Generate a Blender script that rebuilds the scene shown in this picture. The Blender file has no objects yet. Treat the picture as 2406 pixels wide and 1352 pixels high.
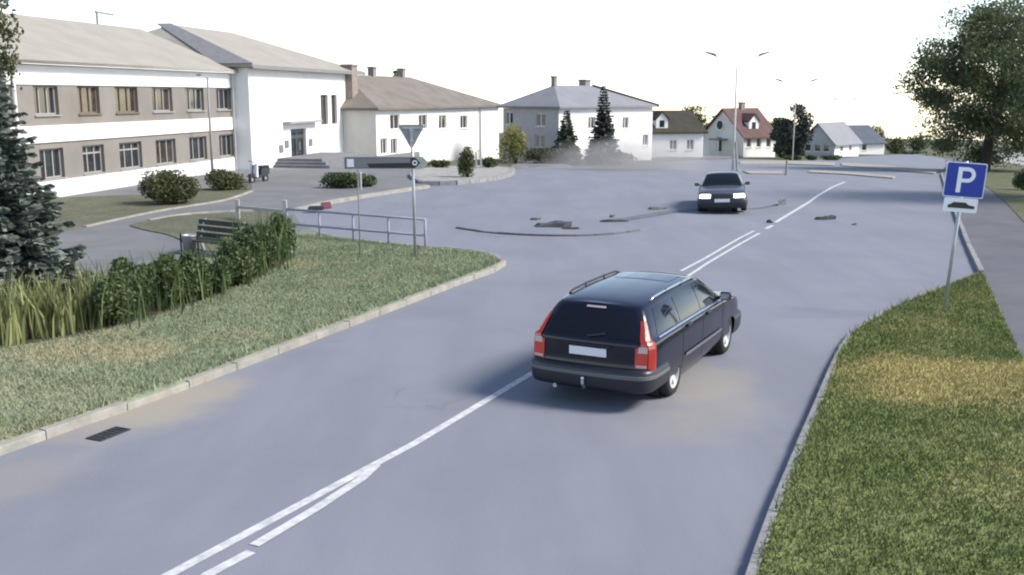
import bpy, bmesh, math, random
import numpy as np
from mathutils import Vector, Matrix
random.seed(7); RNG = np.random.default_rng(11)
SC = bpy.context.scene
COL = SC.collection
R = math.radians

# ------------------------------------------------------------------ camera
CAM_H, PITCH, FPX, CX, CY = 4.1, 10.64, 2400.0, 1203.0, 676.0
cam = bpy.data.objects.new('camera', bpy.data.cameras.new('camera'))
COL.objects.link(cam)
cam.location = (0, 0, CAM_H)
cam.rotation_euler = (R(90 - PITCH), 0, 0)
cam.data.sensor_width = 36.0
cam.data.lens = FPX / 2406.0 * 36.0
cam.data.clip_start = 0.1
cam.data.clip_end = 6000
SC.camera = cam

# ------------------------------------------------------------------ sky, sun, exposure
SUN_AZ, SUN_EL = 97.0, 42.0          # degrees, clockwise from +Y
world = bpy.data.worlds.new('World'); SC.world = world
world.use_nodes = True
wn = world.node_tree.nodes; wl = world.node_tree.links
sky = wn.new('ShaderNodeTexSky'); sky.sky_type = 'NISHITA'; sky.sun_disc = False
sky.sun_elevation = R(SUN_EL); sky.sun_rotation = R(SUN_AZ)
sky.air_density = 0.6; sky.dust_density = 0.2; sky.ozone_density = 1.0
tint = wn.new('ShaderNodeMix'); tint.data_type = 'RGBA'; tint.blend_type = 'MULTIPLY'; tint.inputs['Factor'].default_value = 1.0
tint.inputs[7].default_value = (1.07, 0.91, 0.76, 1)      # warm white balance of the old security camera
wl.new(sky.outputs['Color'], tint.inputs[6]); wl.new(tint.outputs[2], wn['Background'].inputs['Color'])
wn['Background'].inputs['Strength'].default_value = 0.142
sl = bpy.data.lights.new('sun', 'SUN'); sl.energy = 2.1; sl.angle = R(18.0); sl.color = (1.0, 0.93, 0.82)
sun = bpy.data.objects.new('sun', sl); COL.objects.link(sun)
sd = Vector((math.sin(R(SUN_AZ)) * math.cos(R(SUN_EL)), math.cos(R(SUN_AZ)) * math.cos(R(SUN_EL)), math.sin(R(SUN_EL))))
sun.rotation_euler = (-sd).to_track_quat('-Z', 'Y').to_euler()
SC.view_settings.view_transform = 'Standard'
SC.view_settings.look = 'None'
SC.view_settings.exposure = 1.48
SC.view_settings.gamma = 1.0
SC.view_settings.use_curve_mapping = False
SC.cycles.filter_width = 2.1
SC.cycles.use_denoising = True
SC.cycles.max_bounces = 8
SC.cycles.transparent_max_bounces = 12

# ------------------------------------------------------------------ ground profile and photo measurements
NX, NY = 0.410, 0.912                 # direction of the main road
CREASE = ((44.0, 0.019), (50.0, 0.019))
def gz(x, y):
    d = NX * x + NY * y
    return -sum(s * max(0.0, d - c) for c, s in CREASE)
CP, SP = math.cos(R(PITCH)), math.sin(R(PITCH))
def ray(px, py):
    a, b = (px - CX) / FPX, (py - CY) / FPX
    return Vector((a, CP - b * SP, -SP - b * CP))
def G(px, py, dz=0.0):
    """point of the ground that the photo shows at a pixel"""
    d = ray(px, py); lo, hi = 0.5, 3000.0
    for _ in range(60):
        m = 0.5 * (lo + hi); p = Vector((0, 0, CAM_H)) + d * m
        if p.z > gz(p.x, p.y): lo = m
        else: hi = m
    p = Vector((0, 0, CAM_H)) + d * hi
    return Vector((p.x, p.y, gz(p.x, p.y) + dz))
def height_to(p, py):
    """height above ground point p that reaches image row py"""
    b = (py - CY) / FPX
    k = (-SP - b * CP) / (CP - b * SP)
    return CAM_H + k * p.y - p.z
def on_plane(O, u, px, py):
    """hit of a pixel's ray with the upright plane through O along u -> (distance along u, height)"""
    d = ray(px, py); n = Vector((-u.y, u.x, 0)); C = Vector((0, 0, CAM_H))
    t = (O - C).dot(n) / d.dot(n); p = C + d * t
    return (p - O).dot(u), p.z - O.z
def pxsize(p): return p.y * CP / FPX   # metres per pixel (roughly) at p

# ------------------------------------------------------------------ object helpers
def tag(o, label=None, cat=None, group=None, kind=None):
    if label: o['label'] = label
    if cat: o['category'] = cat
    if group: o['group'] = group
    if kind: o['kind'] = kind
    return o
def thing(name, label, cat, loc=(0, 0, 0), rz=0.0, group=None):
    o = bpy.data.objects.new(name, None); COL.objects.link(o)
    o.empty_display_size = 0.3
    o.location = loc; o.rotation_euler = (0, 0, rz)
    return tag(o, label, cat, group)
def link(name, me, m, parent=None, smooth=False):
    o = bpy.data.objects.new(name, me); COL.objects.link(o)
    if m is not None:
        me.materials.clear()
        for mm in (m if isinstance(m, (list, tuple)) else (m,)): me.materials.append(mm)
    if parent is not None: o.parent = parent
    if smooth:
        me.polygons.foreach_set('use_smooth', [True] * len(me.polygons))
    return o
def copy_tree(o, parent=None):
    c = o.copy(); COL.objects.link(c); c.parent = parent
    for ch in o.children: copy_tree(ch, c)
    return c

class MB:
    """collects shapes into one mesh"""
    def __init__(s): s.v = []; s.f = []; s.mi = []
    def add(s, vs, fs, mi=0):
        n = len(s.v); s.v += [tuple(v) for v in vs]
        for f in fs: s.f.append(tuple(n + i for i in f)); s.mi.append(mi)
        return s
    def quad(s, a, b, c, d, mi=0): return s.add((a, b, c, d), ((0, 1, 2, 3),), mi)
    def box(s, x0, x1, y0, y1, z0, z1, mi=0):
        v = [(x, y, z) for z in (z0, z1) for y in (y0, y1) for x in (x0, x1)]
        return s.add(v, ((0, 2, 3, 1), (4, 5, 7, 6), (0, 1, 5, 4), (2, 6, 7, 3), (0, 4, 6, 2), (1, 3, 7, 5)), mi)
    def bar(s, a, b, w, h, up=(0, 0, 1), mi=0):
        a, b = Vector(a), Vector(b); d = (b - a).normalized(); up = Vector(up)
        if abs(d.dot(up)) > 0.98: up = Vector((0, 1, 0))
        r = d.cross(up).normalized() * w / 2; t = r.cross(d).normalized() * h / 2
        v = [p + i * r + j * t for p in (a, b) for i, j in ((-1, -1), (1, -1), (1, 1), (-1, 1))]
        return s.add(v, ((0, 1, 2, 3), (7, 6, 5, 4), (0, 4, 5, 1), (1, 5, 6, 2), (2, 6, 7, 3), (3, 7, 4, 0)), mi)
    def tube(s, pts, rad, n=8, mi=0, caps=True):
        pts = [Vector(p) for p in pts]
        if not isinstance(rad, (list, tuple)): rad = [rad] * len(pts)
        base = len(s.v); ref = None
        for i, p in enumerate(pts):
            d = (pts[min(i + 1, len(pts) - 1)] - pts[max(i - 1, 0)]).normalized()
            if ref is None:
                ref = Vector((1, 0, 0)) if abs(d.x) < 0.9 else Vector((0, 1, 0))
            a = (ref - d * ref.dot(d)).normalized(); b = d.cross(a); ref = a
            for k in range(n):
                t = 2 * math.pi * k / n
                s.v.append(tuple(p + (a * math.cos(t) + b * math.sin(t)) * rad[i]))
        for i in range(len(pts) - 1):
            for k in range(n):
                q = (k + 1) % n
                s.f.append((base + i * n + k, base + i * n + q, base + (i + 1) * n + q, base + (i + 1) * n + k)); s.mi.append(mi)
        if caps:
            s.f.append(tuple(base + k for k in range(n))[::-1]); s.mi.append(mi)
            e = base + (len(pts) - 1) * n
            s.f.append(tuple(e + k for k in range(n))); s.mi.append(mi)
        return s
    def lathe(s, prof, axis='z', c=(0, 0, 0), n=24, mi=0):
        base = len(s.v)
        for (r, h) in prof:
            for k in range(n):
                t = 2 * math.pi * k / n; a, b = r * math.cos(t), r * math.sin(t)
                p = (a, b, h) if axis == 'z' else ((h, a, b) if axis == 'x' else (b, h, a))
                s.v.append((p[0] + c[0], p[1] + c[1], p[2] + c[2]))
        for i in range(len(prof) - 1):
            for k in range(n):
                q = (k + 1) % n
                s.f.append((base + i * n + k, base + i * n + q, base + (i + 1) * n + q, base + (i + 1) * n + k)); s.mi.append(mi)
        return s
    def prism(s, pts, off, mi=0):
        """closed outline pts pushed along off"""
        n = len(pts); off = Vector(off)
        v = [Vector(p) for p in pts]; v += [p + off for p in v]
        f = [tuple(range(n))[::-1], tuple(range(n, 2 * n))] + [(i, (i + 1) % n, n + (i + 1) % n, n + i) for i in range(n)]
        return s.add(v, f, mi)
    def build(s, name, m, parent=None, smooth=False, bevel=0.0, recalc=True):
        me = bpy.data.meshes.new(name); me.from_pydata(s.v, [], s.f)
        if isinstance(m, (list, tuple)): me.polygons.foreach_set('material_index', s.mi)
        if recalc or bevel:
            bm = bmesh.new(); bm.from_mesh(me)
            bmesh.ops.recalc_face_normals(bm, faces=bm.faces)
            if bevel:
                bmesh.ops.bevel(bm, geom=list(bm.edges), offset=bevel, segments=2, affect='EDGES', profile=0.6)
            bm.to_mesh(me); bm.free()
        mi = [p.material_index for p in me.polygons] if isinstance(m, (list, tuple)) else None
        o = link(name, me, m, parent, smooth)
        if mi: me.polygons.foreach_set('material_index', mi)
        return o

def np_mesh(name, V, nper, m, parent=None, smooth=False):
    """mesh of loose faces with nper corners each, from an (N*nper,3) array"""
    V = np.asarray(V, np.float32).reshape(-1, 3); nv = len(V); nf = nv // nper
    me = bpy.data.meshes.new(name)
    me.vertices.add(nv); me.vertices.foreach_set('co', V.ravel())
    me.loops.add(nv); me.loops.foreach_set('vertex_index', np.arange(nv, dtype=np.int32))
    me.polygons.add(nf); me.polygons.foreach_set('loop_start', np.arange(0, nv, nper, dtype=np.int32))
    me.update(calc_edges=True); me.validate()
    return link(name, me, m, parent, smooth)

# ------------------------------------------------------------------ materials
def mat(name, col, rough=0.7, metal=0.0, var=0.0, vscale=3.0, col2=None, bump=0.0, bscale=40.0, coat=0.0, spec=0.5, emit=None, estr=0.0, island=0.0, transl=0.0, stretch=None):
    m = bpy.data.materials.new(name); m.use_nodes = True
    nt = m.node_tree; N = nt.nodes; L = nt.links; b = N['Principled BSDF']
    b.inputs['Roughness'].default_value = rough; b.inputs['Metallic'].default_value = metal
    b.inputs['Coat Weight'].default_value = coat; b.inputs['Coat Roughness'].default_value = 0.04
    b.inputs['Specular IOR Level'].default_value = spec
    c = (*col, 1.0); b.inputs['Base Color'].default_value = c
    geo = N.new('ShaderNodeNewGeometry'); src = None
    pos = geo.outputs['Position']
    if stretch:
        mp = N.new('ShaderNodeMapping'); mp.inputs['Rotation'].default_value = (0, 0, stretch[0]); mp.inputs['Scale'].default_value = stretch[1]
        L.new(pos, mp.inputs['Vector']); pos = mp.outputs['Vector']
    if var > 0 or col2:
        nz = N.new('ShaderNodeTexNoise'); nz.inputs['Scale'].default_value = vscale; nz.inputs['Detail'].default_value = 6; nz.inputs['Roughness'].default_value = 0.65
        L.new(pos, nz.inputs['Vector'])
        rp = N.new('ShaderNodeValToRGB'); L.new(nz.outputs['Fac'], rp.inputs['Fac'])
        c2 = col2 if col2 else tuple(x * (1 + var) for x in col)
        c1 = col if col2 else tuple(x * (1 - var) for x in col)
        rp.color_ramp.elements[0].position = 0.36; rp.color_ramp.elements[1].position = 0.66
        rp.color_ramp.elements[0].color = (*c1, 1); rp.color_ramp.elements[1].color = (*c2, 1)
        src = rp.outputs['Color']
    if island > 0:
        hs = N.new('ShaderNodeHueSaturation'); mr = N.new('ShaderNodeMapRange')
        L.new(geo.outputs['Random Per Island'], mr.inputs['Value'])
        mr.inputs['To Min'].default_value = 1 - island; mr.inputs['To Max'].default_value = 1 + island
        if src: L.new(src, hs.inputs['Color'])
        else: hs.inputs['Color'].default_value = c
        L.new(mr.outputs['Result'], hs.inputs['Value']); src = hs.outputs['Color']
    if src: L.new(src, b.inputs['Base Color'])
    if bump > 0:
        nb = N.new('ShaderNodeTexNoise'); nb.inputs['Scale'].default_value = bscale; nb.inputs['Detail'].default_value = 4
        L.new(geo.outputs['Position'], nb.inputs['Vector'])
        bp = N.new('ShaderNodeBump'); bp.inputs['Strength'].default_value = bump; bp.inputs['Distance'].default_value = 0.02
        L.new(nb.outputs['Fac'], bp.inputs['Height']); L.new(bp.outputs['Normal'], b.inputs['Normal'])
    if emit:
        b.inputs['Emission Color'].default_value = (*emit, 1); b.inputs['Emission Strength'].default_value = estr
    if transl > 0:
        tr = N.new('ShaderNodeBsdfTranslucent'); mx = N.new('ShaderNodeMixShader'); mx.inputs[0].default_value = transl
        if src: L.new(src, tr.inputs['Color'])
        else: tr.inputs['Color'].default_value = c
        L.new(b.outputs[0], mx.inputs[1]); L.new(tr.outputs[0], mx.inputs[2]); L.new(mx.outputs[0], N['Material Output'].inputs['Surface'])
    return m

M = {}
M['white_wall'] = mat('white_render', (0.78, 0.77, 0.75), 0.9, var=0.04, vscale=0.7, bump=0.15, bscale=25)
M['cream_shade_wall'] = mat('cream_shade_render', (0.66, 0.63, 0.57), 0.9, var=0.06, vscale=0.8, bump=0.15, bscale=25)  # left walls of white houses, their shade put into the colour
M['grey_shade_wall'] = mat('grey_shade_render', (0.42, 0.42, 0.43), 0.9, var=0.06, vscale=0.9, bump=0.15, bscale=25)  # darker than the white fronts: shade of the left walls painted in
M['panel'] = mat('grey_beige_panel', (0.215, 0.197, 0.178), 0.85, var=0.10, vscale=0.45, bump=0.1, bscale=30)
M['band'] = mat('white_band', (0.80, 0.79, 0.77), 0.85, var=0.05, vscale=0.6)
M['plinth'] = mat('pale_plinth', (0.66, 0.66, 0.67), 0.9, var=0.07, vscale=1.2, bump=0.2, bscale=20)
M['roof_pale'] = mat('pale_fibre_roof', (0.305, 0.283, 0.248), 0.85, var=0.08, vscale=0.6, bump=0.3, bscale=8)
M['roof_dark_edge'] = mat('dark_grey_roof_edge', (0.20, 0.20, 0.21), 0.8, var=0.1)
M['roof_brown'] = mat('weathered_brown_grey_roof', (0.175, 0.155, 0.135), 0.9, var=0.16, vscale=0.8, bump=0.4, bscale=7)
M['roof_blue'] = mat('pale_blue_grey_roof', (0.20, 0.207, 0.23), 0.75, var=0.09, vscale=0.7, bump=0.3, bscale=7)
M['roof_olive'] = mat('dark_olive_roof', (0.038, 0.035, 0.024), 0.9, var=0.25, vscale=1.2, bump=0.4, bscale=7)
M['roof_red'] = mat('dull_red_roof', (0.105, 0.056, 0.054), 0.85, var=0.18, vscale=1.0, bump=0.4, bscale=8)
M['roof_slate'] = mat('slate_blue_roof', (0.075, 0.09, 0.12), 0.8, var=0.15, vscale=1.0, bump=0.3, bscale=8)
M['glass'] = mat('dark_window_glass', (0.025, 0.03, 0.035), 0.06, spec=0.9)
M['glass_warm'] = mat('curtained_window_glass', (0.055, 0.045, 0.037), 0.08, spec=0.9, var=0.35, vscale=1.6)
M['frame_white'] = mat('white_window_frame', (0.72, 0.71, 0.69), 0.6)
M['frame_grey'] = mat('grey_window_frame', (0.30, 0.29, 0.28), 0.6)
M['frame_brown'] = mat('brown_window_frame', (0.16, 0.12, 0.09), 0.6)
M['door_dark'] = mat('dark_grey_door', (0.06, 0.065, 0.07), 0.5)
M['chimney'] = mat('grey_brick_chimney', (0.26, 0.22, 0.20), 0.9, var=0.2, vscale=5)
M['galv'] = mat('galvanised_steel', (0.42, 0.43, 0.45), 0.5, metal=0.6, var=0.1, vscale=4)
M['lamp_head'] = mat('grey_lamp_head', (0.22, 0.23, 0.23), 0.5)
M['pole_pale'] = mat('pale_concrete_pole', (0.55, 0.53, 0.51), 0.85, var=0.06)
M['concrete'] = mat('pale_concrete', (0.30, 0.29, 0.285), 0.9, var=0.12, vscale=1.5, bump=0.3, bscale=30)
M['kerb'] = mat('pale_kerb_stone', (0.30, 0.285, 0.25), 0.9, var=0.2, vscale=2.5, bump=0.4, bscale=25)
M['kerb_dark'] = mat('weathered_kerb_stone', (0.24, 0.24, 0.245), 0.9, var=0.2, vscale=2.5, bump=0.4, bscale=25)
M['rubber'] = mat('black_rubber', (0.015, 0.015, 0.016), 0.85)
M['black_plastic'] = mat('black_plastic', (0.022, 0.022, 0.025), 0.5)
M['wood_dark'] = mat('dark_green_bench_wood', (0.03, 0.038, 0.028), 0.7, var=0.25, vscale=6)
M['bark'] = mat('bark', (0.055, 0.046, 0.037), 0.95, var=0.3, vscale=6, bump=0.6, bscale=20)
M['bark_light'] = mat('light_stem', (0.12, 0.10, 0.07), 0.95, var=0.3, vscale=6)
M['paint_white'] = mat('white_road_paint', (0.50, 0.505, 0.52), 0.8, var=0.22, vscale=7)
M['leaf_big'] = mat('grey_green_leaf', (0.090, 0.122, 0.056), 0.6, island=0.4, transl=0.45, col2=(0.142, 0.165, 0.080), vscale=0.5)
M['leaf_olive'] = mat('olive_leaf', (0.068, 0.082, 0.032), 0.65, island=0.4, transl=0.25, col2=(0.10, 0.105, 0.04), vscale=1.2)
M['leaf_dark'] = mat('dark_green_leaf', (0.056, 0.092, 0.036), 0.6, island=0.45, transl=0.3, col2=(0.092, 0.128, 0.05), vscale=1.4)
M['leaf_mid'] = mat('mid_green_leaf', (0.075, 0.11, 0.04), 0.6, island=0.4, transl=0.3, col2=(0.12, 0.155, 0.06), vscale=1.1)
M['leaf_yellow'] = mat('yellow_green_leaf', (0.24, 0.24, 0.07), 0.6, island=0.3, transl=0.35, col2=(0.32, 0.31, 0.12), vscale=0.8)
M['blade_yellow'] = mat('yellow_green_blade', (0.175, 0.20, 0.075), 0.55, island=0.45, transl=0.3, col2=(0.29, 0.30, 0.135), vscale=1.6)
M['blade_green'] = mat('green_blade', (0.06, 0.10, 0.035), 0.55, island=0.45, transl=0.3, col2=(0.11, 0.15, 0.05), vscale=1.6)
M['needle_blue'] = mat('blue_green_needle', (0.115, 0.142, 0.118), 0.65, island=0.35, col2=(0.16, 0.19, 0.158), vscale=1.5, transl=0.1)
M['needle_dark'] = mat('dark_green_needle', (0.062, 0.074, 0.062), 0.7, island=0.4, transl=0.1)
M['needle_pale'] = mat('pale_green_needle', (0.085, 0.105, 0.065), 0.7, island=0.4, transl=0.15)
M['sign_back'] = mat('bare_aluminium_sign_back', (0.24, 0.24, 0.24), 0.6, metal=0.1, var=0.08)
M['sign_blue'] = mat('blue_sign_face', (0.004, 0.028, 0.30), 0.4)
M['sign_white'] = mat('white_sign_face', (0.72, 0.75, 0.80), 0.45)
M['sign_black'] = mat('black_sign_face', (0.018, 0.016, 0.018), 0.5)
M['sign_grey'] = mat('light_grey_sign_face', (0.17, 0.17, 0.185), 0.5)
M['rail_blue'] = mat('lilac_grey_rail_paint', (0.26, 0.27, 0.35), 0.6, var=0.1)
M['rail_white'] = mat('whitish_rail_paint', (0.33, 0.35, 0.325), 0.6, var=0.08)
M['scrap_dark'] = mat('dark_scrap', (0.03, 0.032, 0.036), 0.7, var=0.3, vscale=9)
M['scrap_grey'] = mat('grey_scrap', (0.075, 0.078, 0.082), 0.6, var=0.3, vscale=9)
M['scrap_red'] = mat('dull_red_scrap', (0.16, 0.05, 0.06), 0.5)
M['step'] = mat('grey_step_stone', (0.17, 0.17, 0.185), 0.9, var=0.12, vscale=2)

def grass_material(name, g1, g2, dry, dry_amt, patches=()):
    m = bpy.data.materials.new(name); m.use_nodes = True
    nt = m.node_tree; N = nt.nodes; L = nt.links; b = N['Principled BSDF']
    b.inputs['Roughness'].default_value = 0.9; b.inputs['Specular IOR Level'].default_value = 0.142
    geo = N.new('ShaderNodeNewGeometry')
    def noise(sc, det=5):
        n = N.new('ShaderNodeTexNoise'); n.inputs['Scale'].default_value = sc; n.inputs['Detail'].default_value = det
        L.new(geo.outputs['Position'], n.inputs['Vector']); return n.outputs['Fac']
    def ramp(f, p0, p1):
        r = N.new('ShaderNodeMapRange'); r.inputs['From Min'].default_value = p0; r.inputs['From Max'].default_value = p1; r.interpolation_type = 'SMOOTHSTEP'
        L.new(f, r.inputs['Value']); return r.outputs['Result']
    def mix(f, a, c):
        x = N.new('ShaderNodeMix'); x.data_type = 'RGBA'; L.new(f, x.inputs['Factor'])
        for k, q in ((6, a), (7, c)):
            if isinstance(q, tuple): x.inputs[k].default_value = (*q, 1)
            else: L.new(q, x.inputs[k])
        return x.outputs[2]
    c = mix(ramp(noise(1.1), 0.35, 0.65), g1, g2)
    c = mix(ramp(noise(0.23, 4), 0.62 - dry_amt * 0.3, 0.80 - dry_amt * 0.3), c, dry)
    c = mix(ramp(noise(7.0, 6), 0.42, 0.75), c, tuple(x * 0.72 for x in g1))
    wob = noise(1.6, 5)
    for (px, py, rx, ry, amt) in patches:       # sun-scorched patches
        p = G(px, py); v = N.new('ShaderNodeMapping'); v.vector_type = 'TEXTURE'
        v.inputs['Location'].default_value = (p.x, p.y, 0); v.inputs['Scale'].default_value = (rx, ry, 50); L.new(geo.outputs['Position'], v.inputs['Vector'])
        ln = N.new('ShaderNodeVectorMath'); ln.operation = 'LENGTH'; L.new(v.outputs['Vector'], ln.inputs[0])
        ad = N.new('ShaderNodeMath'); ad.operation = 'ADD'; L.new(ln.outputs['Value'], ad.inputs[0]); L.new(wob, ad.inputs[1])
        r = N.new('ShaderNodeMapRange'); r.interpolation_type = 'SMOOTHSTEP'; r.inputs['From Min'].default_value = .8; r.inputs['From Max'].default_value = 1.6; r.inputs['To Min'].default_value = amt; r.inputs['To Max'].default_value = 0
        L.new(ad.outputs[0], r.inputs['Value']); c = mix(r.outputs['Result'], c, dry)
    hs = N.new('ShaderNodeHueSaturation'); mr = N.new('ShaderNodeMapRange')
    L.new(geo.outputs['Random Per Island'], mr.inputs['Value']); mr.inputs['To Min'].default_value = 0.95; mr.inputs['To Max'].default_value = 1.45
    L.new(c, hs.inputs['Color']); L.new(mr.outputs['Result'], hs.inputs['Value'])
    L.new(hs.outputs['Color'], b.inputs['Base Color'])
    bp = N.new('ShaderNodeBump'); bp.inputs['Strength'].default_value = 0.6; bp.inputs['Distance'].default_value = 0.04
    L.new(noise(22, 6), bp.inputs['Height']); L.new(bp.outputs['Normal'], b.inputs['Normal'])
    return m
M['grass'] = grass_material('verge_grass', (0.128, 0.162, 0.058), (0.180, 0.205, 0.085), (0.36, 0.31, 0.14), 0.30, ((2230, 885, 2.3, .9, 1.0), (2120, 940, 1.2, .9, .6)))
M['grass_left'] = grass_material('left_verge_grass', (0.190, 0.225, 0.140), (0.238, 0.270, 0.175), (0.31, 0.28, 0.18), 0.34, ((330, 845, .9, 1.0, .7), (560, 800, .8, .8, .4)))
M['grass_far'] = grass_material('far_grass', (0.085, 0.095, 0.055), (0.12, 0.125, 0.075), (0.16, 0.15, 0.10), 0.3)
M['lawn'] = grass_material('lawn_grass', (0.085, 0.090, 0.062), (0.108, 0.112, 0.078), (0.125, 0.118, 0.088), 0.35)

def asphalt_material():
    m = bpy.data.materials.new('worn_asphalt'); m.use_nodes = True
    nt = m.node_tree; N = nt.nodes; L = nt.links; b = N['Principled BSDF']
    b.inputs['Roughness'].default_value = 0.82; b.inputs['Specular IOR Level'].default_value = 0.3
    geo = N.new('ShaderNodeNewGeometry')
    def noise(vec, sc, det=5, rg=0.6):
        n = N.new('ShaderNodeTexNoise'); n.inputs['Scale'].default_value = sc; n.inputs['Detail'].default_value = det; n.inputs['Roughness'].default_value = rg
        L.new(vec, n.inputs['Vector']); return n.outputs['Fac']
    def mapr(f, a, c, d=0.0, e=1.0):
        r = N.new('ShaderNodeMapRange'); r.inputs['From Min'].default_value = a; r.inputs['From Max'].default_value = c
        r.inputs['To Min'].default_value = d; r.inputs['To Max'].default_value = e; r.interpolation_type = 'SMOOTHSTEP'
        L.new(f, r.inputs['Value']); return r.outputs['Result']
    def mix(f, a, c, mode='MIX'):
        x = N.new('ShaderNodeMix'); x.data_type = 'RGBA'; x.blend_type = mode
        L.new(f, x.inputs['Factor'])
        for k, q in ((6, a), (7, c)):
            if isinstance(q, tuple): x.inputs[k].default_value = (*q, 1)
            else: L.new(q, x.inputs[k])
        return x.outputs[2]
    mp = N.new('ShaderNodeMapping'); mp.inputs['Rotation'].default_value = (0, 0, math.atan2(NX, NY)); mp.inputs['Scale'].default_value = (0.55, 0.10, 1)
    L.new(geo.outputs['Position'], mp.inputs['Vector'])
    c = mix(mapr(noise(mp.outputs['Vector'], 1.6, 5), 0.33, 0.68), (0.163, 0.173, 0.208), (0.193, 0.203, 0.240))
    c = mix(mapr(noise(geo.outputs['Position'], 0.35, 6), 0.45, 0.75), c, (0.150, 0.158, 0.188))
    sp = noise(geo.outputs['Position'], 55, 3, 0.8)
    c = mix(mapr(sp, 0.3, 0.75, 0.0, 0.45), c, (0.26, 0.275, 0.33))
    # windblown sand at the left kerb, further warm beige patches along the road
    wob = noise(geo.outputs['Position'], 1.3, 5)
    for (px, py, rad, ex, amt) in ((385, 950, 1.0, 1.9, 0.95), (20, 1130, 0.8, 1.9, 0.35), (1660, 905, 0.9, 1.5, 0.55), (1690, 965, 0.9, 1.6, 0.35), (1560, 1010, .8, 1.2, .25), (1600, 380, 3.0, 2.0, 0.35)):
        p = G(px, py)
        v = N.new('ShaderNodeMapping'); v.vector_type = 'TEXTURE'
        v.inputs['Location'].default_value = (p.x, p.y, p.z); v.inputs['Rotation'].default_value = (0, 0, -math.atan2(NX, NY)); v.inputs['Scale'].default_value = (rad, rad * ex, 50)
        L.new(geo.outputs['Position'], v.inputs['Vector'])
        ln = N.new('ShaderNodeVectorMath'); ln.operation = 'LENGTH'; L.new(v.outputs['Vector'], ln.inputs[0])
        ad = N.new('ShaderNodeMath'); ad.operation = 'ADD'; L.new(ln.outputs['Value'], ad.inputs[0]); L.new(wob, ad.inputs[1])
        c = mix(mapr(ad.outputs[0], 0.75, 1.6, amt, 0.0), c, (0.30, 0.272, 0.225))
    # fine tar-dark cracks
    dn = N.new('ShaderNodeTexNoise'); dn.inputs['Scale'].default_value = 0.9; dn.inputs['Detail'].default_value = 4; L.new(geo.outputs['Position'], dn.inputs['Vector'])
    vm = N.new('ShaderNodeVectorMath'); vm.operation = 'MULTIPLY_ADD'; vm.inputs[1].default_value = (1.6, 1.6, 0); L.new(dn.outputs['Color'], vm.inputs[0]); L.new(geo.outputs['Position'], vm.inputs[2])
    vo = N.new('ShaderNodeTexVoronoi'); vo.feature = 'DISTANCE_TO_EDGE'; vo.inputs['Scale'].default_value = 0.22; L.new(vm.outputs['Vector'], vo.inputs['Vector'])
    msk = mapr(noise(geo.outputs['Position'], 0.5, 3), 0.52, 0.66, 0.0, 0.22)
    ck = N.new('ShaderNodeMath'); ck.operation = 'MULTIPLY'; L.new(mapr(vo.outputs['Distance'], 0.0, 0.006, 1.0, 0.0), ck.inputs[0]); L.new(msk, ck.inputs[1])
    c = mix(ck.outputs[0], c, (0.045, 0.046, 0.05))
    L.new(c, b.inputs['Base Color'])
    bp = N.new('ShaderNodeBump'); bp.inputs['Strength'].default_value = 0.25; bp.inputs['Distance'].default_value = 0.01
    L.new(sp, bp.inputs['Height']); L.new(bp.outputs['Normal'], b.inputs['Normal'])
    return m
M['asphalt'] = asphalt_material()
M['paving'] = mat('grey_lilac_paving', (0.128, 0.132, 0.138), 0.9, col2=(0.172, 0.176, 0.182), vscale=0.5, bump=0.2, bscale=40)
M['pavement'] = mat('pinkish_grey_pavement', (0.088, 0.090, 0.105), 0.9, col2=(0.118, 0.118, 0.134), vscale=0.6, bump=0.2, bscale=40)
M['gravel'] = mat('pale_gravel', (0.22, 0.215, 0.205), 0.95, col2=(0.36, 0.35, 0.33), vscale=3.0, bump=0.8, bscale=18)
M['skid'] = mat('dark_tyre_mark', (0.112, 0.117, 0.138), 0.8, var=0.2, vscale=2)

# ------------------------------------------------------------------ the setting
def sheet(name, pts, z, m, skirt=0.0, kind='structure', parent=None):
    """ground-hugging sheet with outline pts, z above the ground, optional side faces down"""
    bm = bmesh.new()
    bm.faces.new([bm.verts.new((p[0], p[1], 0)) for p in pts])
    bmesh.ops.triangulate(bm, faces=bm.faces[:])
    for c, _ in CREASE:
        bmesh.ops.bisect_plane(bm, geom=bm.verts[:] + bm.edges[:] + bm.faces[:], plane_co=(NX * c / (NX**2 + NY**2), NY * c / (NX**2 + NY**2), 0), plane_no=(NX, NY, 0))
    for v in bm.verts: v.co.z = gz(v.co.x, v.co.y) + z
    bmesh.ops.recalc_face_normals(bm, faces=bm.faces)
    if sum(f.normal.z for f in bm.faces) < 0: bmesh.ops.reverse_faces(bm, faces=bm.faces)
    if skirt:
        ed = [e for e in bm.edges if e.is_boundary]
        r = bmesh.ops.extrude_edge_only(bm, edges=ed)
        for v in r['geom']:
            if isinstance(v, bmesh.types.BMVert): v.co.z -= skirt
        bmesh.ops.recalc_face_normals(bm, faces=bm.faces)
    me = bpy.data.meshes.new(name); bm.to_mesh(me); bm.free()
    o = link(name, me, m, parent)
    if kind and parent is None: o['kind'] = kind
    return o
def PX(l): return [G(*p) for p in l]
def subdiv(pts, step=1.2):
    out = [pts[0]]
    for a, b in zip(pts, pts[1:]):
        n = max(1, int((b - a).length / step))
        out += [a.lerp(b, (k + 1) / n) for k in range(n)]
    return out
def smooth_line(pts, it=2):
    for _ in range(it):
        q = [pts[0]]
        for a, b in zip(pts, pts[1:]): q += [a.lerp(b, .25), a.lerp(b, .75)]
        pts = q + [pts[-1]]
    return pts
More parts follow.
